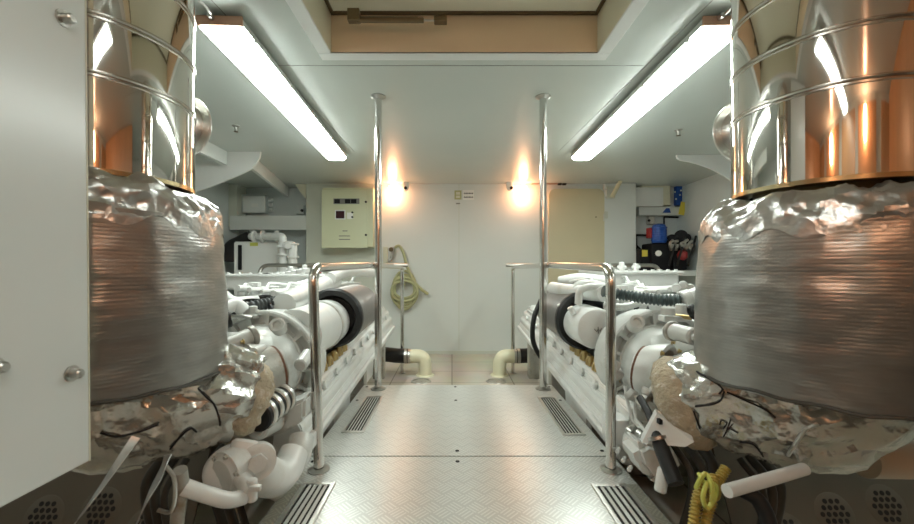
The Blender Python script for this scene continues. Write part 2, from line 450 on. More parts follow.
# raised walkway of tread plate
FX0, FX1, FY0, FYM, FY1 = -.608, .69, .25, 1.711, 2.76
for (y0, y1, lab) in ((FY0, FYM - .004, 'near aluminium tread floor plate, the one with the front handrail feet'), (FYM + .004, FY1, 'far aluminium tread floor plate ending at the lower floor step')):
    t = thing('floor_plate', lab, 'floor plate', (CEN, (y0 + y1) / 2, -.006))
    MB().box((FX0, y0, -.006), (FX1, y1, 0), .0015).build('plate', 'plate', t, t.location)
    b = MB()
    for x in (FX0 + .02, FX1 - .06): b.box((x, y0 + .01, LOW), (x + .04, y1 - .01, -.006))
    b.box((FX0 + .02, y1 - .05, LOW), (FX1 - .02, y1 - .01, -.006))
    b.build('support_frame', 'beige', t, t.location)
    if y0 < 1:
        for x0, x1 in ((FX0 + .006, FX0 + .05), (FX1 - .05, FX1 - .006)):
            MB().box((x0, y0 + .02, 0), (x1, y0 + 1.23, .004), .001).build('tread_strip', 'strip', t, t.location)
    b = MB()
    for x in (FX0 + .03, CEN - .02, FX1 - .03):
        for y in (y0 + .045, y1 - .045, (y0 + y1) / 2 + .2): b.lathe([(0, .002), (.008, .002), (.009, 0)], (x, y, 0), (0, 0, 1), 10)
    parts(b, 'screw', 'ink', t, t.location)
GR = 'vent grilles let into the walkway'
def grille(x0, x1, y0, y1, lab, ns, tilt):
    t = thing('floor_grille', lab, 'vent grille', ((x0 + x1) / 2, (y0 + y1) / 2, .001), GR)
    L = t.location
    MB().box((x0 + .01, y0 + .01, .0005), (x1 - .01, y1 - .01, .0015)).build('recess_shade', 'dark', t, L)  # near-black sheet in place of a shaded recess below the slats
    b = MB(); w = .016
    b.box((x0, y0, 0), (x1, y0 + w, .007), .002).box((x0, y1 - w, 0), (x1, y1, .007), .002).box((x0, y0 + w, 0), (x0 + w, y1 - w, .007), .002).box((x1 - w, y0 + w, 0), (x1, y1 - w, .007), .002)
    b.build('frame', 'alu', t, L)
    from mathutils import Euler
    hw = .0052 if ns == 4 else .0024
    for i in range(ns):
        x = x0 + w + (x1 - x0 - 2 * w) * (i + .75) / (ns + .5)
        MB().box((x - hw, y0 + w, .003), (x + hw, y1 - w, .005), rot=Euler((0, tilt, 0))).build('slat', 'slat', t, L)
grille(-.552, -.433, .93, 1.492, 'grille on the left of the near floor plate', 4, .25)
grille(.514, .645, .93, 1.481, 'grille on the right of the near floor plate', 4, -.25)
grille(-.542, -.43, 1.951, 2.506, 'grille on the left of the far floor plate', 5, .35)
grille(.532, .645, 1.92, 2.49, 'grille on the right of the far floor plate', 5, -.35)

# ------------------------------------------------------------------ stanchions and handrails
for x, lab in ((-.492, 'left floor-to-ceiling steel stanchion'), (.607, 'right floor-to-ceiling steel stanchion')):
    t = thing('stanchion', lab, 'stanchion', (x, 2.667, 0), 'polished stanchions along the walkway'); L = t.location
    MB().cyl((x, 2.667, .0), (x, 2.667, CEIL), .0235, 24).build('post', 'steel', t, L)
    MB().lathe([(0, 0), (.05, 0), (.05, .006), (.034, .014), (.024, .02)], (x, 2.667, 0), (0, 0, 1), 24).build('foot_flange', 'steel_dull', t, L)
    MB().lathe([(0, 0), (.05, 0), (.05, .006), (.034, .014), (.024, .02)], (x, 2.667, CEIL), (0, 0, -1), 24).build('ceiling_flange', 'steel_dull', t, L)
for s, lab in ((-1, 'left bent steel handrail in front of the left engine'), (1, 'right bent steel handrail in front of the right engine')):
    xf = -.53 if s < 0 else .632
    xm = -.492 if s < 0 else .607
    xb = -.55 if s < 0 else .672
    t = thing('handrail', lab, 'handrail', (xf, 1.592, 0), 'handrails beside the walkway'); L = t.location
    zt = .805
    p = fillet([(xf, 1.592, 0), (xf + (-.024 if s < 0 else 0), 1.592, zt), (xm + s * .03, 2.63, zt + .02)], .075, 8)
    MB().tube(p, .0195, 18).build('front_rail', 'steel', t, L)
    MB().lathe([(0, 0), (.042, 0), (.042, .005), (.022, .012)], (xf, 1.592, 0), (0, 0, 1), 20).build('foot_flange', 'steel_dull', t, L)
    p = fillet([(xm + s * .03, 2.70, zt + .02), (xb, 4.42, .82), (xb, 4.42, LOW)], .06, 6)
    MB().tube(p, .0195, 16).build('rear_rail', 'steel', t, L)
    MB().lathe([(0, 0), (.042, 0), (.042, .005), (.022, .012)], (xb, 4.42, LOW), (0, 0, 1), 20).build('foot_flange', 'steel_dull', t, L)
    xo = -2.14 if s < 0 else 2.31
    p = fillet([(xm, 4.5, .842), (xo, 4.5, .842), (xo + s * .04, 4.4, .55)], .09, 6)
    MB().tube(p, .021, 14).build('cross_rail', 'steel_dull', t, L)
    MB().tube([(xm + s * .028, 2.61, zt + .02), (xm + s * .028, 2.72, zt + .02)], .0215, 14).build('clamp_sleeve', 'steel_dull', t, L)

# ------------------------------------------------------------------ ceiling lights
def ceiling_light(xa, xb, ya, yb, lab, m='tube'):
    """twin-tube batten from (xa,ya) to (xb,yb)"""
    d = V((xb - xa, yb - ya, 0)); Ln = d.length; rz = math.atan2(-d.x, d.y)
    t = thing('ceiling_light', lab, 'light', ((xa + xb) / 2, (ya + yb) / 2, CEIL), 'fluorescent battens on the ceiling', rz)
    h = Ln / 2; w = .10
    pr = [(-w, -.055), (-w, -.028), (-w + .015, -.02), (w - .015, -.02), (w, -.028), (w, -.055)]
    MB().prism(pr, -h, h).build('housing', 'slat', t)
    dp = [(-w + .005, -.056), (-w + .012, -.072), (-w + .04, -.083), (w - .04, -.083), (w - .012, -.072), (w - .005, -.056)]
    MB().prism(dp, -h + .006, h - .006).build('diffuser', m, t)
    for y in (-h, h):
        MB().box((-w - .002, y - .006, -.062), (w + .002, y + .006, -.018), .003).build('end_cap', 'copper' if y < 0 else 'offwhite', t)
    for k in range(5):
        y = -h + .12 + (2 * h - .24) * k / 4
        for sx in (-1, 1):
            MB().box((sx * w - .004 , y - .012, -.066), (sx * w + .006, y + .012, -.034), .003).build('clip', 'slat', t)
    b = MB()
    for y in (-h * .6, h * .6): b.box((-.04, y - .03, -.022), (.04, y + .03, 0))
    parts(b, 'mounting_foot', 'steel_dull', t)
    g = MB().tube(spline([(-.03, -h - .005, -.03), (-.02, -h - .06, -.025), (-.05, -h - .16, -.006), (-.05, -h - .3, -.006)], 6), .006, 8)
    g.cyl((-.03, -h - .001, -.03), (-.03, -h - .03, -.03), .012, 10)
    g.build('supply_cable', 'steel_dull', t)
ceiling_light(-1.04, -1.135, 1.79, 3.93, 'left fluorescent batten on the ceiling, beside the left exhaust stack')
ceiling_light(.05, .05, -1.15, .35, 'unseen fluorescent batten added behind the viewer as fill light', 'tube_fill')  # added out of view to brighten the near panel
ceiling_light(1.225, 1.272, 1.79, 3.93, 'right fluorescent batten on the ceiling, beside the right exhaust stack')

# bulkhead lamps
def lamp(p, d, lab, m='bulb'):
    t = thing('bulkhead_lamp', lab, 'lamp', p, 'warm bulkhead lamps'); p = V(p); d = V(d)
    b = MB().cyl(p, p + d * .025, .05, 20, .006); b.cyl(p + d * .01, p + d * .06, .03, 16, .004)
    b.build('base', 'offwhite', t, t.location)
    c = p + d * .105
    MB().lathe([(0, -.125), (.03, -.12), (.052, -.095), (.058, -.06), (.058, .05), (.05, .085), (.03, .105), (0, .11)], c, (0, 0, 1), 20).build('bulb', m, t, t.location)
lamp(P(393.5, 195, BACK), (0, -1, 0), 'glowing warm lamp on the back wall beside the left stanchion')
lamp(P(522, 195, BACK), (0, -1, 0), 'glowing warm lamp on the back wall beside the right stanchion')
lamp((-.75, REAR, 1.74), (0, 1, 0), 'unseen warm lamp added behind the viewer, left of the walkway', 'bulb_added')  # unseen lamps, added for the warm light on hatch and ducts
lamp((.85, REAR, 1.74), (0, 1, 0), 'unseen warm lamp added behind the viewer, right of the walkway', 'bulb_added')

# ------------------------------------------------------------------ back wall fittings
def quad(b, x0, y0, x1, y1, Y, d, bev=0.0):
    """box on a wall: pixel rectangle at depth Y, d thick towards the viewer"""
    p, q = P(x0, y1, Y), P(x1, y0, Y)
    return b.box((p.x, Y - d, p.z), (q.x, Y, q.z), bev)
# control cabinet
t = thing('control_cabinet', 'pale green electrical control cabinet with gauges on the back wall', 'cabinet', P(348, 248, BACK - .03)); L = t.location
Yc = BACK - .03
quad(MB(), 327.5, 191, 376.5, 248, Yc, .22, .012).build('body', 'cabinet', t, L)
Yf = Yc - .22
quad(MB(), 322, 190.5, 368, 248, Yf, .016, .006).build('door', 'cabinet', t, L)
Yf -= .016
def front(parent, x0, y0, x1, y1, m, name, Y=Yf, d=.008, bev=.002):
    return quad(MB(), x0, y0, x1, y1, Y, d, bev).build(name, m, parent, L)
front(t, 333.5, 198.5, 359.5, 204, 'led', 'meter_strip', d=.004)
for x in (334.5, 345, 351): front(t, x, 199.2, x + 5.5, 203.4, 'ink', 'meter')
front(t, 335, 210, 345.5, 219.5, 'offwhite', 'display_bezel', d=.006)
f = front(t, 336, 211, 344.5, 218.5, 'display', 'display', d=.010)
front(t, 347, 212.5, 353, 219, 'paper', 'switch_plate', d=.004)
for x, y in ((352.5, 212.5), (352.5, 217.2)):
    MB().cyl(P(x, y, Yf), P(x, y, Yf) - V((0, .02, 0)), .012, 14, .002).build('knob', 'ink', t, L)
for y in (202, 235):
    MB().cyl(P(366, y, Yf), P(366, y, Yf) - V((0, .015, 0)), .014, 14, .003).build('lock', 'ink', t, L)
for y in (230.5, 235.5, 239):
    front(t, 342.5 if y < 233 else 339, y, 347.5 if y < 233 else 350, y + .9, 'led', 'print_line', d=.002, bev=0)
# cream rounded door right
def rrect(x0, z0, x1, z1, r, n=5):
    out = []
    for cx, cz, a in ((x1 - r, z1 - r, 0), (x0 + r, z1 - r, PI / 2), (x0 + r, z0 + r, PI), (x1 - r, z0 + r, 1.5 * PI)):
        for k in range(n + 1): out.append((cx + r * math.cos(a + PI / 2 * k / n), cz + r * math.sin(a + PI / 2 * k / n)))
    return out
p, q = P(548, 350, BACK), P(603, 189.5, BACK)
d = MB().prism(rrect(p.x, p.z, q.x, q.z, .09), BACK - .05, BACK).build('door_1', 'cream_door'); struct(d)
MB().cyl(P(596, 217, BACK - .05), P(596, 217, BACK - .07), .008, 10).build('keyhole', 'ink', d)
b = MB(); quad(b, 602.5, 212, 606, 219, BACK, .07, .006); b.cyl(P(604, 214, BACK - .07), P(604, 221, BACK - .09), .012, 10); b.build('latch', 'bulkhead', d)
# door holder
t = thing('door_holder', 'cream hinged holder arm at the top of the column by the cream door', 'door holder', P(609, 195, BACK)); L = t.location
b = MB(); quad(b, 604.5, 187.5, 613, 199.5, BACK - .0, .075, .004); b.build('plate', 'bulkhead', t, L)
a, c = P(612, 197, BACK - .09), P(620.5, 181, BACK - .30)
MB().tube([a, c], [.035, .03], 8, flat=.35).build('arm', 'cream_door', t, L)
b = MB()
for x, y in ((606, 189.5), (606, 197.5), (612, 197.5)): b.cyl(P(x, y, BACK - .075), P(x, y, BACK - .088), .012, 8)
parts(b, 'bolt', 'steel_dull', t, L)
# cable entry strip above the door
t = thing('cable_strip', 'dark cable strip above the cream door along the ceiling edge', 'cable strip', P(545, 184, BACK)); L = t.location
b = MB(); quad(b, 531, 183.2, 557, 184.6, BACK, .05); b.build('strip', 'copper', t, L)
b = MB(); quad(b, 557.5, 183, 561, 185.4, BACK, .05, .004); quad(b, 562, 183, 565.5, 185.4, BACK, .05, .004); parts(b, 'clip', 'ink', t, L)
# cctv cameras
for x, lab, dx in ((406, 'small dome camera right of the left warm lamp', -1), (509, 'small dome camera left of the right warm lamp', 1)):
    p = P(x, 187, BACK); p.y = BACK - .09; p.z = 1.885
    t = thing('dome_camera', lab, 'security camera', p, 'dome cameras on the back wall'); L = t.location
    MB().lathe([(0, .065), (.05, .065), (.055, .03), (.05, 0), (0, 0)], p, (0, 0, 1), 20).build('mount', 'offwhite', t, L)
    MB().ball(p + V((0, -.01, -.005)), .048).build('dome', 'offwhite', t, L)
    MB().cyl(p + V((.01, -.045, -.015)), p + V((.012, -.066, -.02)), .022, 14, .003).build('lens', 'ink', t, L)
# signs
t = quad(MB(), 454.5, 190.5, 461.5, 199.5, BACK, .008, .002).build('sign_plate', 'olive'); tag(t, 'small olive sign plate high on the back wall', 'sign', 'signs on the back wall')
b = quad(MB(), 456, 192, 460, 194.6, BACK - .008, .002); quad(b, 456, 195.6, 460, 198, BACK - .008, .002); b.build('print', 'cream', t)
t = quad(MB(), 462.8, 190, 473.8, 200, BACK, .006, .002).build('sign_plate', 'paper'); tag(t, 'small white sign with two dark lines beside the olive sign', 'sign', 'signs on the back wall')
b = MB()
for y in (192.8, 196.6):
    x = 464
    for w in (1.0, 1.3, .9, 1.2, 1.1, 1.0): quad(b, x, y, x + w, y + 1.2, BACK - .006, .0015); x += w + .5
b.build('print', 'ink', t)
t = quad(MB(), 456, 203, 460, 204.2, BACK, .006).build('name_strip', 'led'); tag(t, 'tiny grey strip below the olive sign', 'sign')
# tap and hose
t = thing('hose_tap', 'wall tap that the coiled green hose hangs from', 'tap', P(391, 257, BACK)); L = t.location
b = MB(); b.tube(fillet([P(388, 260.5, BACK - .08), P(391, 260, BACK - .08), P(393, 251, BACK - .08), P(393, 247, BACK - .08)], .04), .022, 12); b.cyl(P(392, 254, BACK), P(392, 254, BACK - .1), .02)
b.build('spout', 'steel_dull', t, L)
MB().cyl(P(391, 249.5, BACK - .06), P(391, 249.5, BACK - .14), .03, 12, .006).build('handle', 'strut', t, L)
quad(MB(), 383.5, 247, 388, 263, BACK, .03, .005).build('plate', 'cream', t, L)
pts = []
Yh = BACK - .06
for k in range(0, 131):
    a = 2 * PI * k / 26; turn = int(k / 26)
    pts.append(P(404.5 + (11.5 + 1.6 * math.sin(turn * 2.1)) * math.sin(a), 290 + 2.2 * math.sin(turn * 1.7) - (18 - 2.2 * turn + 1.2 * math.cos(turn * 3)) * math.cos(a) , Yh - .012 * turn - .01 * math.sin(a)))
tail = [P(395, 247.5, Yh - .04), P(399, 246, Yh - .05), P(403, 252, Yh - .06), P(407, 266, Yh - .06), P(413, 280, Yh - .06), P(421, 289, Yh - .04), P(428, 294, Yh)]
b = MB().tube(pts, .02, 10).tube(spline(tail, 6), .02, 10)
h = b.build('garden_hose', 'hose'); tag(h, 'olive green hose hanging in loops on the back wall', 'hose')

# back floor: elbows and drains
EL = 'cream discharge elbows on the lower floor'
for s, lab in ((-1, 'cream discharge elbow with black sleeve at the foot of the left rear rail post'), (1, 'cream discharge elbow with black sleeve at the foot of the right rear rail post')):
    Y = 4.33; mx = lambda x: x if s < 0 else 2 * 462.2 - x
    t = thing('discharge_elbow', lab, 'pipe elbow', (P(mx(426), 374, Y).x, Y, LOW), EL); L = t.location
    a, c = P(mx(408), 356, Y), P(mx(425), 357, Y)
    pts = fillet([a, V((c.x, Y, a.z)), V((c.x, Y, LOW + .001))], .15, 10)
    MB().tube(pts, .072, 20).build('elbow', 'pvc', t, L)
    MB().tube([P(mx(383), 354, Y + .05), P(mx(396), 355.5, Y), P(mx(409), 356, Y)], .078, 20).build('sleeve', 'black', t, L)
    b = MB().cyl(P(mx(404.5), 356, Y), P(mx(407.5), 356, Y), .0805, 20, .003); b.cyl(P(mx(408), 356, Y), P(mx(410.5), 356, Y), .079, 20, .003)
    b.build('clamp', 'steel_dull', t, L)
    MB().lathe([(.072, .012), (.095, .01), (.1, 0)], (c.x, Y, LOW), (0, 0, 1), 24).build('floor_ring', 'pvc', t, L)
for x, lab in ((421, 'round floor drain in front of the left discharge elbow'), (496, 'round floor drain in front of the right discharge elbow')):
    Y = 4.1; p = V((P(x, 0, Y).x, Y, LOW))
    t = thing('floor_drain', lab, 'drain', p, 'drains in the lower floor'); L = t.location
    MB().lathe([(0, .003), (.08, .003), (.085, 0)], p, (0, 0, 1), 24).build('cover', 'cast_dark', t, L)
    MB().lathe([(.085, 0), (.085, .006), (.102, .004), (.105, 0)], p, (0, 0, 1), 28).build('rim', 'steel_dull', t, L)

# ------------------------------------------------------------------ left alcove
b = MB(); quad(b, 231, 216, 308, 230, BACK + .02, .03)
b.build('trim_8', 'wall'); struct(bpy.data.objects['trim_8'])
p0 = [P(231.5, 190, BACK), P(246, 190, ALC), P(246, 216, ALC), P(232, 230, BACK)]
b = MB(); quad(b, 231, 188, 246, 229, BACK + .25, .24); b.build('trim_9', 'bulkhead'); struct(bpy.data.objects['trim_9'])
t = thing('junction_box', 'grey junction box high in the left alcove', 'junction box', P(258, 215, ALC)); L = t.location
quad(MB(), 244, 196, 269, 213.5, ALC, .14, .01).build('body', 'wall_side', t, L)
quad(MB(), 244, 196.5, 266, 213, ALC - .14, .03, .008).build('lid', 'offwhite', t, L)
b = MB()
for y in (200, 205, 210): b.cyl(P(269, y, ALC - .07), P(272.5, y, ALC - .07), .025, 12, .004)
parts(b, 'cable_gland', 'offwhite', t, L)
quad(MB(), 251.5, 203.5, 258, 207, ALC - .17, .002).build('label', 'paper', t, L)
t = thing('wall_socket', 'grey wall socket in the left alcove by the pilaster', 'socket', P(302, 212, ALC), 'wall sockets in the alcoves'); L = t.location
quad(MB(), 298, 206.5, 305.5, 214.5, ALC, .08, .008).build('body', 'wall_side', t, L)
MB().cyl(P(302, 210.5, ALC - .08), P(302, 210.5, ALC - .1), .022, 14, .003).build('knob', 'ink', t, L)
Y = 5.0
t = thing('filter_cabinet', 'white cabinet with a black slot handle in the left alcove', 'cabinet', (P(258, 0, Y).x, Y, LOW)); L = t.location
p, q = P(234, 300, Y), P(279, 241.5, Y)
MB().box((p.x, Y, LOW), (q.x, Y + .55, q.z), .015).build('body', 'offwhite', t, L)
quad(MB(), 234.5, 243, 278, 300, Y, .012, .004).build('door', 'offwhite', t, L)
quad(MB(), 238.3, 245, 242, 270, Y - .012, .012, .004).build('handle', 'ink', t, L)
quad(MB(), 250, 242.5, 258, 246, Y - .012, .003).build('label', 'yg', t, L)
t = thing('coolant_pipework', 'white flanged pipework with tee above the white alcove cabinet', 'pipework', P(282, 270, 4.85)); L = t.location
Y = 4.8
b = MB(); b.tube(fillet([P(251, 236.5, Y + .3), P(283, 236.5, Y), P(283, 275, Y)], .05), .045, 14)
b.tube(fillet([P(293, 275, Y), P(293, 245, Y), P(284, 245, Y)], .03), .05, 14)
b.build('pipe', 'white', t, L)
b = MB()
for x in (253, 262, 276): b.cyl(P(x, 236.5, Y + .2), P(x + 2, 236.5, Y + .2), .075, 16, .004)
for y in (246, 254, 271): b.cyl(P(283, y, Y), P(283, y + 2, Y), .07, 16, .004)
for y in (243, 256): b.cyl(P(293, y, Y), P(293, y + 2, Y), .07, 16, .004)
parts(b, 'flange', 'white', t, L)
MB().cyl(P(288, 246, Y - .06), P(288, 246, Y - .1), .04, 14, .005).build('valve_knob', 'cast', t, L)
Y = 5.3
h = MB().tube(spline([P(233, 262, Y), P(234, 250, Y), P(240, 244, Y), P(252, 236, Y)], 6), [.16 - .08 * k / 18 for k in range(19)], 16).build('air_duct', 'black')
tag(h, 'black flexible duct behind the white alcove cabinet', 'duct')
# knees and stringers under the ceiling
def knee(outline, Y, lab):
    w = [(P(x, y, Y).x, P(x, y, Y).z) for x, y in outline]
    o = MB().prism(w, Y - .012, Y + .012).build('knee_plate', 'offwhite'); return tag(o, lab, 'bracket', 'knee plates under the ceiling')
Y = 3.93
out = [(160, 152.0), (261, 152.0), (260, 158), (256, 164.5), (250, 170), (240, 175), (228, 180), (212, 186.5), (196, 192), (160, 196)]
knee(out, Y, 'curved white knee plate under the ceiling left')
out = [(676, 155.3), (677, 158.5), (680, 160.5), (690, 162.3), (700, 165), (712, 169.5), (722, 175), (730, 180), (736, 184), (775, 196), (775, 155)]
knee(out, 4.04, 'tapered white knee plate under the ceiling right')
def stringer(p, q, lab, h=.13):
    p, q = V(p) - V((0, 0, .001)), V(q) - V((0, 0, .001))
    b = MB(); n = (q - p).normalized().cross(V((0, 0, 1)))
    w = n * .02
    b._add([p - w, p + w, q + w, q - w] + [x - V((0, 0, h)) for x in (p - w, p + w, q + w, q - w)],
           [(0, 1, 2, 3), (7, 6, 5, 4), (0, 4, 5, 1), (1, 5, 6, 2), (2, 6, 7, 3), (3, 7, 4, 0)])
    o = b.build('stringer', 'wall'); return tag(o, lab, 'beam', 'stringers under the ceiling')
stringer((-2.2, 2.4, CEIL), (-2.22, 3.91, CEIL), 'ceiling beam on the near side of the left knee plate')
stringer((-2.02, 3.95, CEIL), (-2.33, 5.66, CEIL), 'ceiling beam on the far side of the left knee plate')
o = MB().prism([(P(297, 0, 5.5).x, CEIL), (P(308, 0, 5.5).x, CEIL), (P(308, 0, 5.5).x, CEIL - .2)], 5.42, 5.46).build('corner_gusset', 'cream'); tag(o, 'small triangular gusset at the top of the left pilaster', 'bracket')
for x, y, lab in ((236, 129, 'ceiling sprinkler beside the left batten'), (678.5, 133, 'ceiling sprinkler beside the right batten')):
    Y = 400 * 1.15 / (CY - y + 3); p = P(x, y, Y); p.z = CEIL
    t = thing('sprinkler_head', lab, 'sprinkler', p, 'sprinklers on the ceiling'); L = t.location
    MB().lathe([(.03, 0), (.03, -.006), (.012, -.012), (.011, -.04), (0, -.04)], p, (0, 0, 1), 14).build('body', 'steel_dull', t, L)
    MB().lathe([(0, -.05), (.018, -.048), (.018, -.045), (0, -.043)], p, (0, 0, 1), 12).cyl(p - V((.01, 0, .038)), p - V((.012, 0, .048)), .003, 6).cyl(p - V((-.01, 0, .038)), p - V((-.012, 0, .048)), .003, 6).build('deflector', 'strut', t, L)

# ------------------------------------------------------------------ right alcove
b = MB(); quad(b, 635, 208, 691, 216.5, ALC, .12, .006); b.build('trim_10', 'wall'); struct(bpy.data.objects['trim_10'])
b = MB(); quad(b, 668, 186, 672, 216, ALC, .06); b.build('trim_11', 'wall'); struct(bpy.data.objects['trim_11'])
t = thing('equipment_case', 'pale green wall box at the top of the right alcove', 'wall box', P(650, 207, ALC)); L = t.location
quad(MB(), 636, 187, 664.5, 207, ALC, .16, .012).build('body', 'cream', t, L)
quad(MB(), 634.5, 187.5, 663, 206.5, ALC - .16, .012, .005).build('lid', 'offwhite', t, L)
t = thing('first_aid_box', 'bright blue box on the right alcove wall', 'wall box', P(678, 207, ALC)); L = t.location
quad(MB(), 671.5, 187.5, 686, 206.5, ALC, .12, .01).build('body', 'blue', t, L)
b = MB()
for x, y in ((675, 192), (680, 195), (676, 199), (681, 190.5)): b.cyl(P(x, y, ALC - .12), P(x, y, ALC - .13), .012, 10)
parts(b, 'latch', 'wall_side', t, L)
from mathutils import Euler
c = P(682.5, 208.5, ALC - .18)
o = MB().box(c - V((.04, .003, .09)), c + V((.04, .003, .09)), .002, rot=Euler((0, .22, 0))).build('hanging_tag', 'yellow'); tag(o, 'yellow card tag hanging from the blue box', 'tag')
t = MB().prism([(P(658, 214, ALC).x, P(658, 214, ALC).z), (P(666, 214, ALC).x, P(666, 214, ALC).z), (P(664.5, 209.5, ALC).x, P(664.5, 209.5, ALC).z), (P(661.5, 209.5, ALC).x, P(661.5, 209.5, ALC).z)], ALC - .128, ALC - .12).build('blue_sticker', 'blue'); tag(t, 'small blue sticker on the right alcove ledge', 'sticker')
t = thing('wall_socket', 'grey wall socket in the right alcove above the compressor', 'socket', P(649, 222, ALC), 'wall sockets in the alcoves'); L = t.location
quad(MB(), 646, 216.8, 652, 224.5, ALC, .08, .008).build('body', 'steel_dull', t, L)
MB().cyl(P(649, 220.5, ALC - .08), P(649, 220.5, ALC - .1), .02, 14, .003).build('knob', 'ink', t, L)
t = thing('conduit', 'thin dark conduit framing the wall above the compressor', 'conduit', P(665, 218, ALC - .03)); L = t.location
b = MB().tube(fillet([P(664, 217, ALC - .03), P(686, 217.5, ALC - .03), P(688, 236, ALC - .03)], .03), .011, 8).tube([P(664, 217, ALC - .03), P(664, 232, ALC - .1)], .011, 8)
b.tube([P(636, 235, ALC - .05), P(656, 235.5, ALC - .05)], .014, 8).tube([P(636, 235, ALC - .05), P(637, 262, ALC - .05)], .014, 8).tube([P(637, 246, ALC - .05), P(643, 252, ALC - .2)], .014, 8)
b.build('pipe', 'ink', t, L)
Y = 5.1
o = MB()
p, q = P(634, 276, Y), P(700, 270.5, Y); o.box((p.x, Y, p.z), (3.18, ALC, q.z), .006); b = o.build('shelf', 'wall'); tag(b, 'pale shelf carrying the compressor in the right alcove', 'shelf')
zs = q.z + .0005
t = thing('air_compressor', 'black air compressor with blue motor on the right alcove shelf', 'compressor', (P(668, 0, 5.3).x, 5.3, zs)); L = t.location
p, q = P(652, 270, 5.2), P(672, 243, 5.2)
MB().box((p.x, 5.2, zs), (q.x, 5.5, q.z), .02).build('control_unit', 'ink', t, L)
p, q = P(640, 270, 5.25), P(651.5, 249, 5.25)
MB().box((p.x, 5.25, zs), (q.x, 5.5, q.z), .015).build('side_unit', 'ink', t, L)
quad(MB(), 642, 250, 647.5, 256.5, 5.25, .004).build('warning_sticker', 'yellow', t, L)
MB().cyl(P(658.5, 253.3, 5.2), P(658.5, 253.3, 5.17), .038, 18, .004).build('gauge', 'paper', t, L)
b = MB().lathe([(0, 0), (.085, 0), (.09, .02), (.09, .20), (.082, .215), (.075, .235), (.05, .25), (0, .255)], P(659, 243, 5.25), (0, 0, 1), 24)
for h in (.03, .19): b.lathe([(.09, h), (.098, h + .004), (.098, h + .014), (.09, h + .018)], P(659, 243, 5.25), (0, 0, 1), 24)
b.build('motor', 'blue', t, L)
b = MB()
for h in (.06, .09, .12, .15): b.lathe([(.09, h), (.0935, h + .004), (.0935, h + .010), (.09, h + .014)], P(659, 243, 5.25), (0, 0, 1), 24)
parts(b, 'motor_fin', 'blue', t, L)
MB().box(P(650, 236, 5.3) - V((.03, .05, .03)), P(652, 228, 5.3) + V((.02, .05, 0)), .01).build('terminal_box', 'red', t, L)
b = MB()
for x, y, r in ((672, 240, .075), (681, 236, .08), (686, 238, .06)): b.cyl(P(x, y, 5.25), P(x, y, 5.45), r, 18, .01)
b.box(P(668, 246, 5.25), P(689, 240, 5.25) + V((0, .2, 0)), .01)
parts(b, 'cylinder_head', 'ink', t, L)
p, q = P(673, 270, 5.22), P(688, 246, 5.22)
MB().box((p.x, 5.22, zs), (q.x, 5.5, q.z), .03).build('crankcase', 'ink', t, L)
MB().lathe([(0, -.05), (.04, -.045), (.065, 0), (.05, .06), (0, .08)], P(682, 256, 5.19), (.2, -.3, 1), 18).build('filter_bowl', 'red', t, L)
for k, x in enumerate((671, 676, 682, 686, 690)):
    b = MB().tube(spline([P(x, 250, 5.2), P(x - 1, 244 - k % 2 * 2, 5.15), P(x + 2, 240 + k % 3, 5.15)], 5), .018, 8); b.cyl(P(x, 248, 5.17), P(x + .6, 244, 5.16), .028, 8)
    b.build('air_fitting', 'steel_dull', t, L)
for x in (669, 677, 688):
    MB().tube(spline([P(x, 266, 5.17), P(x + 2, 258, 5.12), P(x + 5, 248, 5.15), P(x + 8, 236, 5.2)], 5), .014, 8).build('hose', 'black', t, L)

# ------------------------------------------------------------------ white sheet panel in the left foreground
t = thing('acoustic_panel', 'white bolted sheet panel filling the left foreground', 'panel', (-.755, .45, .41)); L = t.location
Yp = .823
MB().box((-.775, .27, .405), (-.745, Yp, CEIL - .002), .004).warp(lambda c: V((c.x - (c.z - .4) * .009, c.y, c.z))).build('sheet', 'panel', t, L)
MB().box((-.776, Yp, .405), (-.746, Yp + .003, CEIL - .002)).warp(lambda c: V((c.x - (c.z - .4) * .009, c.y, c.z))).build('edge_strip', 'cream', t, L)
for (y, z) in ((.774, 1.285), (.785, .595), (.652, .64), (.32, 1.285), (.32, .595)):
    xb_ = -.7455 - (z - .4) * .009
    b = MB().lathe([(.016, 0), (.016, .003), (0, .003)], (xb_, y, z), (1, 0, 0), 14); b.lathe([(.0095, .002), (.0095, .018), (.007, .021), (0, .021)], (xb_, y, z), (1, 0, 0), 10)
    b.build('bolt', 'steel_dull', t, L)

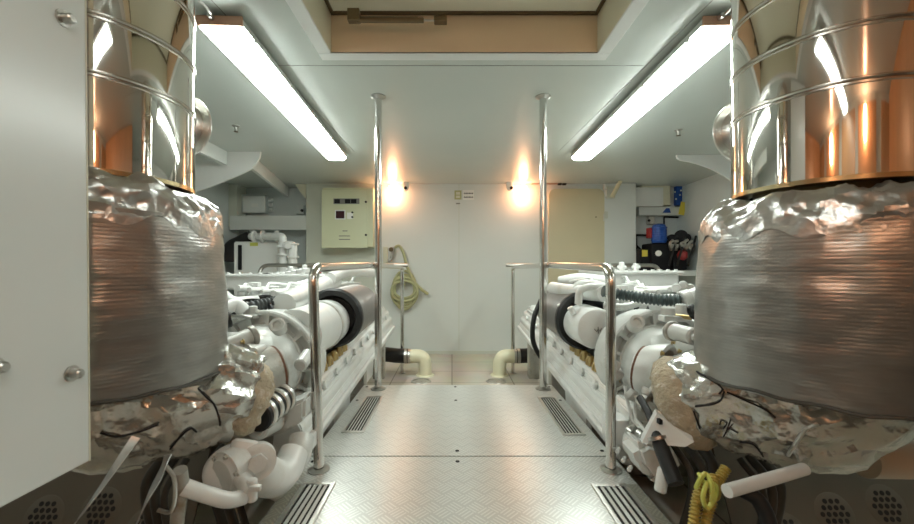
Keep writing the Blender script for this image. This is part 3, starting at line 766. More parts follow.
# ------------------------------------------------------------------ exhaust stacks
def exhaust(s, X, Yc, rj, zb, lab):
    t = thing('exhaust_stack', lab, 'exhaust pipe', (X, Yc, zb), 'exhaust stacks beside the walkway'); L = t.location
    o = V((X, Yc, 0)); r = .24; zc = 1.03
    if s < 0: zc = 1.036
    # polished duct: shell sections between rolled seams
    seams = [1.283, 1.428, 1.58, 1.74] if s > 0 else [1.281, 1.424, 1.575, 1.735]
    b = MB().lathe([(r - .012, zc), (r, zc + .004)] + [(r, z) for z in (zc + .1, *seams)] + [(r, CEIL)], o, (0, 0, 1), 96); b.build('duct', 'chrome', t, L)
    for z in seams:
        q = MB().lathe([(r - .001, z - .012), (r + .003, z - .009), (r + .003, z - .004), (r + .0005, z - .001), (r + .004, z + .003), (r + .004, z + .006), (r - .001, z + .010)], o, (0, 0, 1), 96).build('seam_bead', 'chrome_seam', t, L)
    MB().lathe([(r - .05, zc + .001), (r + .0015, zc), (r + .0015, zc + .012), (r, zc + .013)], o, (0, 0, 1), 96).build('bottom_rim', 'edge_gold', t, L)
    MB().cyl(o + V((0, 0, .9)), o + V((0, 0, zc + .03)), r - .06, 40).build('inner_pipe', 'strut', t, L)
    # branch flange at the back of the duct
    d = V((-s * .08, 1, 0)).normalized(); f0 = o + V((-s * .02, 0, 1.32)) + d * (r - .05)
    b = MB().cyl(f0, f0 + d * .10, .09, 28); b.cyl(f0 + d * .10, f0 + d * .112, .118, 40, .003)
    b.build('branch_flange', 'alu', t, L)
    # lagging jacket with crumpled foil top
    zt = 1.0 if s > 0 else 1.02
    prof = []
    N = 56
    for k in range(N + 1):
        z = zb + (zt - .075 - zb) * k / N; prof.append((rj - .018 * k / N + .006 * math.sin(k / N * PI), z))
    rt = prof[-1][0]
    b = MB().lathe([(rj * .6, zb + .01), (rj - .02, zb)] + prof, o, (0, 0, 1), 150)
    b.crumple(.004, 7, s * 3.0)
    b.build('insulation_jacket', 'jacket', t, L, sharp=60)
    top = []
    for k in range(26):
        a = k / 25; top.append((rt + .004 - .10 * a ** 2.2, zt - .105 + .115 * math.sin(a * PI / 2)))
    b = MB().lathe(top, o, (0, 0, 1), 150)
    def wav(c):
        q = c - o; a = math.atan2(q.y, q.x); k = (c.z - (zt - .105)) / .115
        w = noise.noise(V((math.cos(a) * 3.2, math.sin(a) * 3.2, s))) 
        c = c + V((0, 0, .035 * w * max(0, k))) if k > .25 else c + V((0, 0, .05 * w * (1 - k / .25) - .01))
        return c
    b.warp(wav); b.crumple(.016, 13, s * 5.0, lambda c: min(1, max(.15, (c.z - zt + .105) / .03)))
    b.build('foil_collar', 'foil', t, L, sharp=25)
    # foil-wrapped elbow leading down and inward to the turbine
    u0 = abs(X - CEN)
    path = spline([(u0 - .0, Yc + .01, zb + .03), (u0 - .06, Yc + .02, zb - .065), (u0 - .16, Yc + .07, zb - .09), (u0 - .27, Yc + .14, zb - .095), (u0 - .325, Yc + .18, zb - .125)], 9)
    rr = []
    for k in range(len(path)):
        a = k / (len(path) - 1); rr.append((.245 * (1 - a) + .135 * a) * (1 - .10 * math.sin(a * PI)))
    path = [V((CEN + s * p.x, p.y, p.z)) for p in path]
    b = MB().tube(path, rr, 72); b.bm.normal_update(); ad = V((-s * .8, .45, -.3)).normalized()
    for v in b.bm.verts:
        al = v.co.dot(ad); pr_ = v.co - ad * al
        f_ = noise.noise(pr_ * 15 + ad * al * 2.2 + V((s * 7, 0, 0)))
        v.co += v.normal * (.018 * (.45 - abs(f_) * 1.8))
    b.crumple(.018, 8, s * 9.0); b.crumple(.005, 19, s * 4.0)
    b.warp(lambda c: V((c.x, c.y, min(c.z, zb + .012))) if (c - o).xy.length < rj - .02 else c)
    el = b.build('elbow_wrap', 'foil_dark', t, L, sharp=28)
    # ragged lagging band at the end of the elbow
    e = path[-1]; dd = (path[-1] - path[-3]).normalized()
    k_ = 1 if s > 0 else .8
    b = MB().tube([e - dd * .055, e - dd * .03, e, e + dd * .035, e + dd * .06], [v_ * k_ for v_ in (.125, .148, .158, .150, .12)], 64)
    b.crumple(.016, 20, s * 2.0); b.build('lagging_band', 'wrap', t, L, sharp=60)
    # wire lacing along the jacket bottom and on the elbow
    bv = BVHTree.FromObject(el, bpy.context.evaluated_depsgraph_get()) if False else None
    me = el.data
    bv = BVHTree.FromPolygons([v.co + L for v in me.vertices], [p.vertices[:] for p in me.polygons])
    cam = V((0, 0, EYE))
    def on(pts, off=.004):
        out = []
        for x, y in pts:
            dr = (P(x, y, 1) - cam).normalized(); h = bv.ray_cast(cam, dr)
            if h[0] is not None: out.append(h[0] + h[1] * off * (1 if h[1].dot(dr) < 0 else -1))
        return out
    def wire(name, lines, rad, m):
        for ln in lines:
            q = on(ln)
            if len(q) > 1: MB().tube(spline(q, 4), rad, 6).build(name, m, t, L)
    if s > 0:
        wire('lacing_wire', [[(697, 372), (708, 378), (722, 388), (719, 394)], [(724, 391), (721, 399), (712, 404), (695, 406)],
                             [(694, 410), (700, 428), (712, 444), (730, 456)], [(727, 392), (745, 400), (765, 409), (775, 418)], [(740, 441), (752, 443), (760, 450), (766, 460)]], .0028, 'ink')
        wire('marker_scrawl', [[(720, 424), (722, 420), (727, 423), (724, 428)], [(731, 419), (727, 431), (724, 436)], [(729, 427), (738, 433)], [(728, 430), (733, 424)]], .0016, 'ink')
        wire('foil_tape', [[(788, 455), (798, 438), (806, 428)], [(806, 428), (818, 424)]], .005, 'foil')
    else:
        wire('lacing_wire', [[(198, 388), (206, 396), (214, 404), (219, 418), (220, 424)], [(170, 448), (180, 436), (190, 428), (196, 431)], [(100, 432), (118, 436), (140, 431), (158, 424)]], .0028, 'ink')
    # loose stitching ring where jacket meets elbow
    ring = []
    for k in range(121):
        a = 2 * PI * k / 120
        ring.append(o + V((math.cos(a) * (rj + .002 + .004 * noise.noise(V((k * .3, s, 0)))), math.sin(a) * (rj + .002), zb + .012 * noise.noise(V((k * .17, 0, s))) + .002)))
    MB().tube(ring[:-1], .005, 8, closed=True).build('hem_cord', 'shade_dark', t, L)  # dark cord also carries the black shadow along the seam
    return t
exR = exhaust(1, 1.15, 1.23, .347, .46, 'right exhaust stack: mirror-polished duct above a foil jacket')
exL = exhaust(-1, -1.03, 1.16, .332, .49, 'left exhaust stack: mirror-polished duct above a foil jacket')
# foil straps trailing under the left stack
def ribbon(pts, w, name, m, parent, L):
    pts = spline(pts, 6); b = MB(); vs = []; fs = []
    for i, p in enumerate(pts):
        d = (pts[min(i + 1, len(pts) - 1)] - pts[max(i - 1, 0)]).normalized(); n = d.cross(V((0, 1, .3))).normalized()
        tw = Matrix.Rotation(i * .08, 3, d); n = tw @ n; k = d.cross(n)
        for q in (n * w + k * .001, -n * w + k * .001, -n * w - k * .001, n * w - k * .001): vs.append(p + q)
    for i in range(len(pts) - 1):
        for j in range(4): fs.append((i * 4 + j, i * 4 + (j + 1) % 4, i * 4 + 4 + (j + 1) % 4, i * 4 + 4 + j))
    fs += [(0, 1, 2, 3), tuple(len(vs) - 4 + j for j in range(4))]
    b._add(vs, fs); return b.build(name, m, parent, L)
L = exL.location
ribbon([P(136, 437, .86), P(120, 460, .83), P(98, 492, .80), P(70, 530, .77)], .009, 'foil_strap', 'foil', exL, L)
ribbon([P(168, 455, .90), P(160, 475, .87), P(147, 500, .85), P(132, 535, .83)], .009, 'foil_strap', 'foil', exL, L)
MB().tube(spline([P(166, 466, .92), P(174, 478, .92), P(175, 498, .93), P(170, 512, .93), P(158, 510, .93)], 6), .0045, 8).build('wire_loop', 'steel_dull', exL, L)

# ------------------------------------------------------------------ engines (given in (u, Y, z), mirrored by side)
def UL(x, y, Y): p = P(x, y, Y); return V((CEN - p.x, p.y, p.z))
def UR(x, y, Y): p = P(x, y, Y); return V((p.x - CEN, p.y, p.z))
def engine(s, lab):
    t = thing('marine_engine', lab, 'engine', (CEN + s * 1.25, 2.9, LOW), 'twin marine engines'); L = t.location
    Uv = UL if s < 0 else UR
    def mk(b, name, m, parent=t, sharp=38): return b.build(name, m, parent, L, mirror=s, sharp=sharp)
    def mks(b, name, m, parent=t): return parts(b, name, m, parent, L, s)
    slope = lambda Y: (Y - 2.0) * .06
    def tilt(b): return b.warp(lambda c: V((c.x, c.y, c.z + slope(c.y))))
    # crankcase and cylinder bank
    b = MB().prism([(.80, LOW + .12), (.78, .02), (.86, .16), (.90, .42), (1.05, .50), (1.45, .50), (1.62, .42), (1.66, .16), (1.74, .02), (1.7, LOW + .12)], 2.15, 4.25, bev=.02)
    mk(b, 'crankcase', 'white')
    mk(MB().box((.95, 2.2, LOW), (1.55, 4.2, LOW + .13), .02), 'sump', 'cast_dark')
    # long side beam with its stepped profile
    pr = [(.672, -.005), (.668, .035), (.676, .075), (.690, .085), (.688, .125), (.700, .150), (.722, .158), (.722, .200), (.742, .222), (.80, .222), (.82, .02), (.76, -.03), (.70, -.03)]
    b = MB().prism(pr, 1.72, 4.3, bev=.006); tilt(b); bm_ = mk(b, 'side_beam', 'white')
    b = MB().tube([(.668, 1.74, .045 + slope(1.74)), (.668, 4.28, .045 + slope(4.28))], .016, 10); mk(b, 'rail_pipe', 'white', bm_)
    b = MB()
    for k in range(11):
        y = 1.9 + k * .215; b.lathe([(.022, 0), (.022, .012), (.012, .016), (0, .016)], (.718, y, .182 + slope(y)), (-1, 0, .2), 12)
    mks(b, 'cover_bolt', 'white', bm_)
    b = MB()
    for y in (2.15, 3.0, 3.85): b.box((.69, y - .05, LOW + .1), (.80, y + .05, .0 + slope(y)), .012)
    mks(b, 'engine_mount', 'cast_dark')
    # upper sloping covers
    for k in range(4):
        y0 = 2.70 + k * .39
        b = MB().prism([(.742, .225), (.75, .255), (.79, .285), (.88, .29), (.88, .225)], y0, y0 + .36, bev=.012); tilt(b)
        c = mk(b, 'side_cover', 'white')
        b = MB()
        for yy in (y0 + .06, y0 + .3): b.hexbolt((.77, yy, .27 + slope(yy)), (-.75, 0, .66), .012, .012)
        mks(b, 'bolt', 'cast', c)
    # brass unions along the covers
    b = MB()
    for k in range(7):
        y = 1.98 + k * .105
        b.cyl((.752, y, .225 + slope(y)), (.752, y, .285 + slope(y)), .016, 10, .003); b.cyl((.79, y + .04, .24 + slope(y)), (.745, y + .05, .262 + slope(y)), .020, 8, .004)
        b.box((.735, y + .02, .225 + slope(y)), (.765, y + .045, .25 + slope(y)), .004)
    b.tube([(.772, 1.92, .262 + slope(2)), (.772, 2.72, .262 + slope(2.75))], .012, 10)
    mks(b, 'fuel_fitting', 'brass')
    # rocker covers
    for k in range(4):
        y0 = 2.35 + k * .47
        mk(MB().box((.98, y0, .50), (1.30, y0 + .43, .60), .03, seg=3), 'rocker_cover', 'white')
    # air filter: pleated drum with black mouth
    fu, fz, fy = (.772, .50, 2.45) if s < 0 else (.775, .485, 2.45)
    fa = (0, 1, .02)
    pf = [(.0, .62), (.14, .62), (.172, .60), (.176, .03)]
    flt = mk(MB().lathe(pf, (fu, fy, fz), fa, 56), 'air_filter', 'filter')
    mk(MB().lathe([(.10, .06), (.135, .01), (.140, -.012), (.17, -.016), (.182, -.002), (.182, .03), (.176, .04)], (fu, fy, fz), fa, 56), 'mouth_ring', 'black', flt)
    mk(MB().cyl((fu, fy + .03, fz), (fu, fy + .05, fz), .15, 40), 'mouth_back', 'dark', flt)
    if s < 0:
        b = MB().lathe([(0, 0), (.137, 0), (.137, .48), (.12, .50)], (fu + .05, 1.98, fz - .037), (-.03, 1, .026), 48)
        ip = mk(b, 'intake_pipe', 'white')
        b = MB().lathe([(.137, 0), (.146, .004), (.146, .03), (.137, .034)], (fu + .041, 2.30, fz - .029), (-.01, 1, .03), 48); mk(b, 'clamp', 'cast', ip)
    else:
        c0 = V((.743, 2.16, .475))
        b = MB().lathe([(0, 0), (.088, 0), (.105, .008), (.113, .026), (.115, .25), (.105, .27), (.07, .28), (.07, .34)], c0, (0, 1, 0), 48)
        ip = mk(b, 'oil_canister', 'white')
        b = MB()
        q = c0 + V((.0, -.002, -.005))
        b.tube([q + V((-.018, -.001, .006)), q + V((-.006, -.001, -.008)), q + V((.004, -.001, .008)), q + V((.013, -.001, -.006)), q + V((.02, -.001, .01))], .0025, 6)
        b.tube([q + V((.002, -.001, .018)), q + V((.003, -.001, -.018))], .0025, 6)
        mk(b, 'emblem', 'led', ip)
        b = MB()
        for dx, y in ((-.10, 2.26), (-.10, 2.48), (.12, 2.3)): b.cyl((c0.x + dx, y, c0.z + .07), (c0.x + dx - .02, y, c0.z + .11), .018, 10, .003)
        b.tube(spline([(c0.x - .06, 2.30, .60), (c0.x - .05, 2.28, .68), (c0.x + .05, 2.28, .70), (c0.x + .16, 2.3, .66)], 6), .022, 10)
        b.tube(spline([(c0.x - .02, 2.5, .62), (c0.x - .0, 2.5, .70), (c0.x + .1, 2.5, .71), (c0.x + .2, 2.5, .68)], 6), .022, 10)
        mks(b, 'canister_pipe', 'white', ip)
    # compressor scroll: ribbed ring + dome
    ru, ry, rz, R = .943, 1.9, .344, .25
    pr = [(R - .045, .20), (R, .17), (R + .002, .03), (R + .010, .02), (R + .010, -.004), (R + .002, -.010), (R - .012, -.008), (R - .016, .026), (R - .052, .026), (R - .054, -.012), (R - .066, -.016), (R - .072, .0), (R - .09, .02)]
    rg = mk(MB().lathe(pr, (ru, ry, rz), (0, 1, 0), 72), 'compressor_ring', 'cast')
    b = MB()
    for k in range(16):
        a = 2 * PI * (k + .3) / 16; dr = V((math.cos(a), 0, math.sin(a))); tg = V((-dr.z, 0, dr.x)) * .008
        c = V((ru, ry, rz)); i0, i1 = c + dr * (R - .058), c + dr * (R - .008); f, g = V((0, -.008, 0)), V((0, .05, 0))
        b._add([i0 - tg + f, i0 + tg + f, i1 + tg + f, i1 - tg + f, i0 - tg + g, i0 + tg + g, i1 + tg + g, i1 - tg + g],
               [(0, 1, 2, 3), (7, 6, 5, 4), (0, 4, 5, 1), (1, 5, 6, 2), (2, 6, 7, 3), (3, 7, 4, 0)])
    mks(b, 'rib', 'cast', rg)
    b = MB()
    for k in range(20):
        a = 2 * PI * (k + .5) / 20; b.hexbolt(V((ru, ry - .010, rz)) + V((math.cos(a), 0, math.sin(a))) * (R - .004), (0, -1, 0), .006, .010)
    mks(b, 'ring_bolt', 'cast', rg)
    du, dy, dz = .93, 1.76, .344
    b = MB().lathe([(.190, .03), (.190, .0), (.186, -.03), (.172, -.075), (.145, -.112), (.10, -.138), (.05, -.15), (0, -.152)], (ru, ry - .005, rz), (0, 1, 0), 56)
    b.tube(spline([(ru - .03, ry - .09, rz + .03), (ru + .06, ry - .16, rz + .07), (ru + .15, ry - .22, rz + .085), (ru + .26, ry - .27, rz + .09)], 8), [.13 - .055 * k / 24 for k in range(25)], 32)
    dm = mk(b, 'compressor_dome', 'cast', sharp=60)
    # bosses, nub and finger pipe
    c = Uv(277, 325, 1.66) if s < 0 else Uv(637, 322, 1.66)
    b = MB().lathe([(.030, .05), (.032, 0), (.029, -.006), (.018, -.006), (.014, .006), (0, .008)], c, V((.15, 1, -.55)), 24)
    mk(b, 'threaded_boss', 'cast', dm)
    c = Uv(271, 360, 1.6) if s < 0 else Uv(615, 366, 1.68)
    b = MB().cyl(c + V((.01, .10, -.0)), c, .024, 18, .004); b.lathe([(.014, -.001), (.010, .008), (0, .008)], c, (0, 1, 0), 14); mk(b, 'sensor_nub', 'cast', dm)
    c = Uv(300, 366, 1.68) if s < 0 else Uv(618, 376, 1.72)
    mk(MB().cyl(c + V((.0, .10, .03)), c, .028, 18, .006), 'sensor_nub', 'cast', dm)
    a, c = (Uv(254, 335, 1.56), Uv(218, 349, 1.46)) if s < 0 else (Uv(672, 331, 1.56), Uv(695, 337, 1.44))
    b = MB().cyl(a, c, .032, 20, .006); b.cyl(c, c + (c - a).normalized() * .02, .02, 14, .004)
    fp = mk(b, 'finger_pipe', 'cast')
    mk(MB().cyl(a + (c - a) * -.05, a + (c - a) * .12, .039, 20, .004), 'finger_collar', 'cast_dark', fp)
    # turbine throat: clamp ring, bore, rusty core
    e = UR(666, 376, 1.60) if s > 0 else UL(250, 378, 1.50)
    ax = V((.66, -.72, -.12)).normalized()
    b = MB().lathe([(.085, -.0), (.104, .03), (.116, .06), (.126, .088), (.130, .108), (.118, .114), (.104, .108), (.098, .08), (.095, .03)], e - ax * .11, ax, 40)
    th = mk(b, 'turbine_housing', 'cast' if s > 0 else 'cast_dark')
    mk(MB().lathe([(0, .10), (.05, .09), (.07, .04), (.078, .0), (.097, -.01), (.097, -.05)], e - ax * .05, ax, 30), 'bore', 'rust', th)
    b = MB()
    for k in range(8):
        a = 2 * PI * k / 8; x = ax.normalized().orthogonal(); y = ax.normalized().cross(x)
        b.hexbolt(e - ax * .02 + (x * math.cos(a) + y * math.sin(a)) * .118 + ax * .02, ax, .007, .012)
    mks(b, 'flange_nut', 'brass', th)
    if s < 0:
        p, q = UL(256, 352, 1.46), UL(268, 388, 1.50)
        b = MB().tube([p, (p + q) / 2 + V((-.012, 0, 0)), q], [.020, .022, .020], 10); b.cyl(p + V((0, -.02, 0)), p + V((0, .05, 0)), .02, 12); b.cyl(q + V((0, -.02, 0)), q + V((0, .05, 0)), .02, 12)
        mk(b, 'clamp_arm', 'cast')
        b = MB().tube(spline([UL(238, 360, 1.36), UL(248, 380, 1.37), UL(246, 404, 1.36), UL(236, 424, 1.34), UL(222, 442, 1.30)], 8), [.03 + .012 * math.sin(k * 1.3) for k in range(33)], 14)
        b.crumple(.006, 30, 4); mk(b, 'lagging_tail', 'wrap', sharp=60)
    # charge-air cooler on top with tray, studs and pipework
    if s < 0: p, q = UL(224, 290, 2.9), UL(318, 274, 2.9)
    else: p, q = UR(680, 289, 2.9), UR(610, 271, 2.9)
    u0, u1 = sorted((p.x, q.x))
    b = MB().box((u0, 2.9, p.z), (u1, 3.55, q.z), .025, seg=3)
    ac = mk(b, 'charge_cooler', 'white')
    b = MB().box((u0 - .02, 2.88, q.z - .02), (u1 + .02, 3.57, q.z), .006)
    mk(b, 'cooler_lid', 'white', ac)
    b = MB()
    n = 9
    for k in range(n):
        u = u0 + .03 + (u1 - u0 - .06) * k / (n - 1); b.hexbolt((u, 2.90, q.z), (0, 0, 1), .012, .012); b.hexbolt((u, 3.54, q.z), (0, 0, 1), .012, .012)
    mks(b, 'lid_bolt', 'white', ac)
    b = MB().box((u0 + .1, 2.95, p.z - .16), (u1 - .1, 3.5, p.z + .01), .02)
    mk(b, 'cooler_bracket', 'white', ac)
    # small fittings on top of the lid
    for k in range(5):
        u = u0 + .06 + k * .055; y = 3.1 + (k % 2) * .12
        b = MB().cyl((u, y, q.z), (u, y, q.z + .045 + .012 * (k % 3)), .02, 12, .004); b.cyl((u - .03, y, q.z + .03), (u + .03, y, q.z + .03), .012, 10)
        mk(b, 'top_fitting', 'red' if (s < 0 and k == 0) else 'white', ac)
    # pipes over the bank
    if s < 0:
        lines = [([UL(284, 305, 2.1), UL(300, 297, 2.35), UL(318, 288, 2.7), UL(334, 281, 3.2)], .062, 'white', 'coolant_pipe'),
                 ([UL(222, 293, 2.2), UL(232, 301, 2.15), UL(246, 301, 2.25), UL(268, 297, 2.6)], .028, 'white', 'bleed_pipe'),
                 ([UL(224, 309, 1.85), UL(236, 305, 1.9), UL(246, 313, 1.9)], .032, 'white', 'bleed_pipe'),
                 ([UL(224, 318, 1.8), UL(240, 316, 1.8), UL(252, 318, 1.8)], .008, 'steel_dull', 'sense_line'),
                 ([UL(330, 279, 2.9), UL(342, 273, 3.2), UL(356, 272, 3.6), UL(372, 273, 4.0)], .045, 'white', 'header_pipe'),
                 ([UL(222, 303, 2.3), UL(236, 311, 2.2), UL(246, 310, 2.15)], .022, 'black', 'drain_hose')]
    else:
        lines = [([UR(604, 294, 2.25), UR(570, 291, 2.6), UR(553, 288, 2.9)], .045, 'white', 'coolant_pipe'),
                 ([UR(652, 308, 2.05), UR(668, 304, 2.0), UR(690, 306, 1.9)], .05, 'white', 'bleed_pipe'),
                 ([UR(664, 318, 1.8), UR(676, 316, 1.78), UR(692, 318, 1.75)], .010, 'brass', 'sense_line'),
                 ([UR(560, 282, 3.2), UR(580, 279, 3.1), UR(612, 283, 2.9)], .045, 'white', 'header_pipe'),
                 ([UR(604, 305, 2.15), UR(622, 307, 2.1), UR(640, 303, 2.1)], .018, 'cast', 'bleed_pipe'),
                 ([UR(541, 300, 3.0), UR(534, 318, 2.95), UR(533, 340, 2.95), UR(540, 356, 3.0), UR(548, 362, 3.1)], .018, 'black', 'drain_hose')]
    for pts, r, m, nm in lines: mk(MB().tube(spline(pts, 7), r, 16), nm, m)
    rnd = random.Random(5 + s)
    for k in range(26):
        Yk = rnd.uniform(2.3, 3.9); u = rnd.uniform(.92, 1.35); z = .60 + rnd.uniform(0, .03)
        b = MB(); h = rnd.uniform(.03, .09); q = rnd.random()
        b.cyl((u, Yk, z - .05), (u, Yk, z + h), rnd.uniform(.014, .03), 12, .003)
        if q < .5: b.tube(fillet([(u, Yk, z + h - .01), (u, Yk + .05, z + h + .03), (u + rnd.uniform(-.15, .15), Yk + .25, z + h)], .03), .011, 8)
        elif q < .75: b.box((u - .03, Yk - .025, z + h * .5), (u + .03, Yk + .025, z + h + .012), .006)
        mk(b, 'fitting', rnd.choice(('white', 'white', 'white', 'cast')))
    for k in range(7):  # thin black lines added as the dark shaded gaps between the pipes
        Yk = 2.05 + k * .22; u = .95 + .05 * (k % 3)
        mk(MB().tube(spline([(u, Yk, .57), (u + .06, Yk + .05, .62 + .01 * (k % 3)), (u + .2, Yk + .12, .63), (u + .34, Yk + .05, .58)], 6), .009 + .003 * (k % 2), 8), 'gap_shade_line', 'black')
    for k in range(6):
        u = .93 + k * .07; mk(MB().tube(spline([(u, 2.3, .64 + .01 * k), (u + .02, 2.8, .66), (u - .02, 3.4, .67), (u + .03, 4.0, .66)], 6), .011 + .004 * (k % 3), 8), 'fuel_line', 'white' if k % 3 else 'cast')
    # corrugated hoses
    def corr(pts, r, amp, pitch, nm, m):
        q = spline(pts, 40); rr = []; d = 0
        for i, p in enumerate(q):
            if i: d += (p - q[i - 1]).length
            rr.append(r + amp * math.sin(2 * PI * d / pitch))
        mk(MB().tube(q, rr, 16), nm, m, sharp=80)
    if s > 0:
        corr([UR(603, 291, 2.0), UR(618, 294, 2.0), UR(640, 297.5, 1.95), UR(662, 300, 1.9), UR(682, 300, 1.85)], .026, .004, .017, 'corrugated_hose', 'corr_teal')
        b = MB().cyl(UR(681, 300, 1.85), UR(690, 297, 1.85), .04, 18, .005); b.cyl(UR(688, 298, 1.85), UR(700, 293, 1.85), .034, 18, .005); mk(b, 'hose_union', 'white')
        b = MB()
        for x, y in ((676, 288), (683, 285), (690, 288), (684, 292)): b.cyl(UR(x, y, 2.1), UR(x, y, 2.0), .022, 12, .004)
        mks(b, 'valve', 'white')
        b = MB().cyl(UR(668, 315, 1.75), UR(668, 307, 1.75), .03, 14, .005); b.cyl(UR(681, 314, 1.72), UR(681, 304, 1.72), .022, 14, .004); b.box(UR(664, 322, 1.76), UR(690, 316, 1.76) + V((0, .06, 0)), .008); mk(b, 'sensor_block', 'white')
        mk(MB().cyl(UR(691, 313, 1.72), UR(697, 311, 1.7), .034, 16, .005), 'rubber_boot', 'black')
    else:
        corr([UL(244, 309, 2.05), UL(252, 307, 2.05), UL(266, 304, 2.1), UL(281, 301, 2.15)], .030, .004, .02, 'corrugated_hose', 'corr')
        b = MB().cyl(UL(253, 315, 1.9), UL(253, 306, 1.9), .02, 12, .003); b.cyl(UL(247, 312, 1.9), UL(259, 312, 1.9), .012, 10); b.cyl(UL(253, 318, 1.9), UL(253, 314, 1.9), .032, 14, .004); mk(b, 'bleed_valve', 'cast')
        mk(MB().cyl(UL(222, 321, 1.7), UL(231, 319, 1.72), .035, 16, .005), 'rubber_boot', 'black')
        b = MB()
        for k in range(6): b.cyl(UL(278 + k * 5.5, 283 - k, 3.0), UL(278 + k * 5.5, 273 - k, 3.0), .03, 12, .005)
        mks(b, 'injector_cap', 'white')
        b = MB().tube(spline([UL(270, 287, 2.7), UL(296, 285, 2.8), UL(322, 277, 3.0)], 6), .02, 10).tube(spline([UL(268, 292, 2.6), UL(290, 291, 2.6), UL(310, 284, 2.7)], 6), .014, 10); mks(b, 'injector_line', 'white')
    # lower auxiliaries
    if s < 0:
        b = MB().ball(UL(236, 468, 1.22), (.088, .09, .072), 32, 20)
        b.tube(spline([UL(240, 462, 1.2), UL(258, 472, 1.24), UL(274, 478, 1.30), UL(286, 470, 1.36), UL(294, 452, 1.42)], 8), [.066 - .018 * k / 32 for k in range(33)], 28)
        pm = mk(b, 'water_pump', 'white', sharp=60)
        pc, pa = UL(226, 474, 1.14), V((.45, -.85, -.1)).normalized()
        mk(MB().lathe([(.060, -.05), (.064, -.012), (.064, .0), (.052, .004), (.045, .012), (.02, .016), (0, .016)], pc, pa, 32), 'pump_cover', 'cast', pm)
        b = MB(); px = pa.orthogonal().normalized(); py = pa.cross(px)
        for k in range(6): b.hexbolt(pc + (px * math.cos(k * PI / 3) + py * math.sin(k * PI / 3)) * .056 + pa * .001, pa, .006, .008)
        mks(b, 'cover_bolt', 'steel_dull', pm)
        b = MB().cyl(UL(240, 462, 1.18), UL(247, 440, 1.21), .04, 24, .008); mk(b, 'pump_neck', 'white', pm)
        a = UL(258, 462, 1.17); d = V((-.35, -.75, .2)).normalized()
        b = MB().lathe([(.05, -.06), (.05, 0), (.03, .006), (0, .006)], a, d, 24).lathe([(.026, 0), (.026, .03), (0, .03)], a, d, 6); mk(b, 'hex_plug', 'cast', pm)
        a = UL(252, 490, 1.10)
        b = MB().cyl(a + V((.05, .03, .02)), a, .022, 16, .004); b.cyl(a + V((0, 0, -.03)), a + V((0, 0, .03)), .014, 12, .003); b.box(a + V((-.03, -.02, .005)), a + V((.0, -.004, .02)), .003)
        mk(b, 'drain_valve', 'cast')
        b = MB().tube(spline([UL(184, 487, 1.0), UL(205, 494, 1.02), UL(228, 500, 1.05), UL(244, 497, 1.1)], 6), .02, 16); mk(b, 'water_tube', 'white')
        # banded hose stub with clamp end
        a, c = UL(256, 418, 1.34), UL(284, 396, 1.52)
        mk(MB().cyl(a, c, .052, 28, .006), 'banded_hose', 'black')
        b = MB(); d = (c - a).normalized()
        for k in range(4):
            o = a + (c - a) * (.12 + .23 * k); b.lathe([(.052, 0), (.057, .003), (.057, .018), (.052, .021)], o, d, 28)
        mks(b, 'hose_band', 'alu')
        a, c = UL(257, 430, 1.36), UL(276, 421, 1.5)
        b = MB().cyl(a, c, .036, 20, .006); b.lathe([(.024, -.001), (.022, .004), (.010, .004), (0, -.002)], a, a - c, 16); mk(b, 'capped_stub', 'cast')
        b = MB().prism([(UL(258, 0, 1.5).x, UL(0, 420, 1.5).z), (UL(305, 0, 1.5).x, UL(0, 398, 1.5).z), (UL(304, 0, 1.5).x, UL(0, 420, 1.5).z), (UL(288, 0, 1.5).x, UL(0, 432, 1.5).z), (UL(262, 0, 1.5).x, UL(0, 440, 1.5).z)], 1.5, 1.66, bev=.012)
        mk(b, 'pump_bracket', 'cast')
        b = MB().tube(spline([UL(302, 438, 1.5), UL(298, 455, 1.45), UL(286, 474, 1.42), UL(270, 492, 1.4)], 6), .045, 16); mk(b, 'return_bend', 'cast')
        b = MB().box(UL(312, 452, 1.52), UL(305, 436, 1.52) + V((0, .08, 0)), .01); b.cyl(UL(309, 444, 1.52), UL(309, 444, 1.50), .012, 10); mk(b, 'end_bracket', 'white')
        b = MB().tube(spline([UL(180, 470, .98), UL(182, 490, 1.0), UL(178, 515, 1.0), UL(176, 545, 1.0)], 6), .016, 12); mk(b, 'drain_hose', 'cast_dark')
    else:
        w = [(632, 447), (646, 439), (666, 445), (671, 468), (674, 484), (668, 488), (658, 483), (648, 480), (637, 466)]
        w = [UR(x, y, 1.40) for x, y in w]
        b = MB().prism([(p.x, p.z) for p in w], 1.38, 1.52, bev=.025)
        b.tube(spline([UR(640, 440, 1.56), UR(650, 448, 1.50), UR(660, 458, 1.46), UR(668, 470, 1.44)], 8), [.075 - .03 * k / 24 for k in range(25)], 24)
        pm = mk(b, 'water_pump', 'white', sharp=60)
        b = MB().cyl(UR(664, 468, 1.27), UR(660, 492, 1.26), .018, 14, .004); mk(b, 'pump_leg', 'white', pm)
        w = [UR(641, 440, 1.34), UR(656, 411, 1.34), UR(668, 420, 1.32), UR(693, 439, 1.26), UR(684, 444, 1.27)]
        b = MB(); n = V((.25, .9, .45)).normalized() * .012
        k = len(w); b._add([p - n for p in w] + [p + n for p in w], [tuple(range(k))[::-1], tuple(range(k, 2 * k))] + [(i, (i + 1) % k, k + (i + 1) % k, k + i) for i in range(k)])
        br = mk(b, 'triangle_bracket', 'white')
        mk(MB().box(UR(659.5, 425, 1.30), UR(663, 420, 1.30) + V((0, .02, 0)), .002), 'slot', 'ink', br)
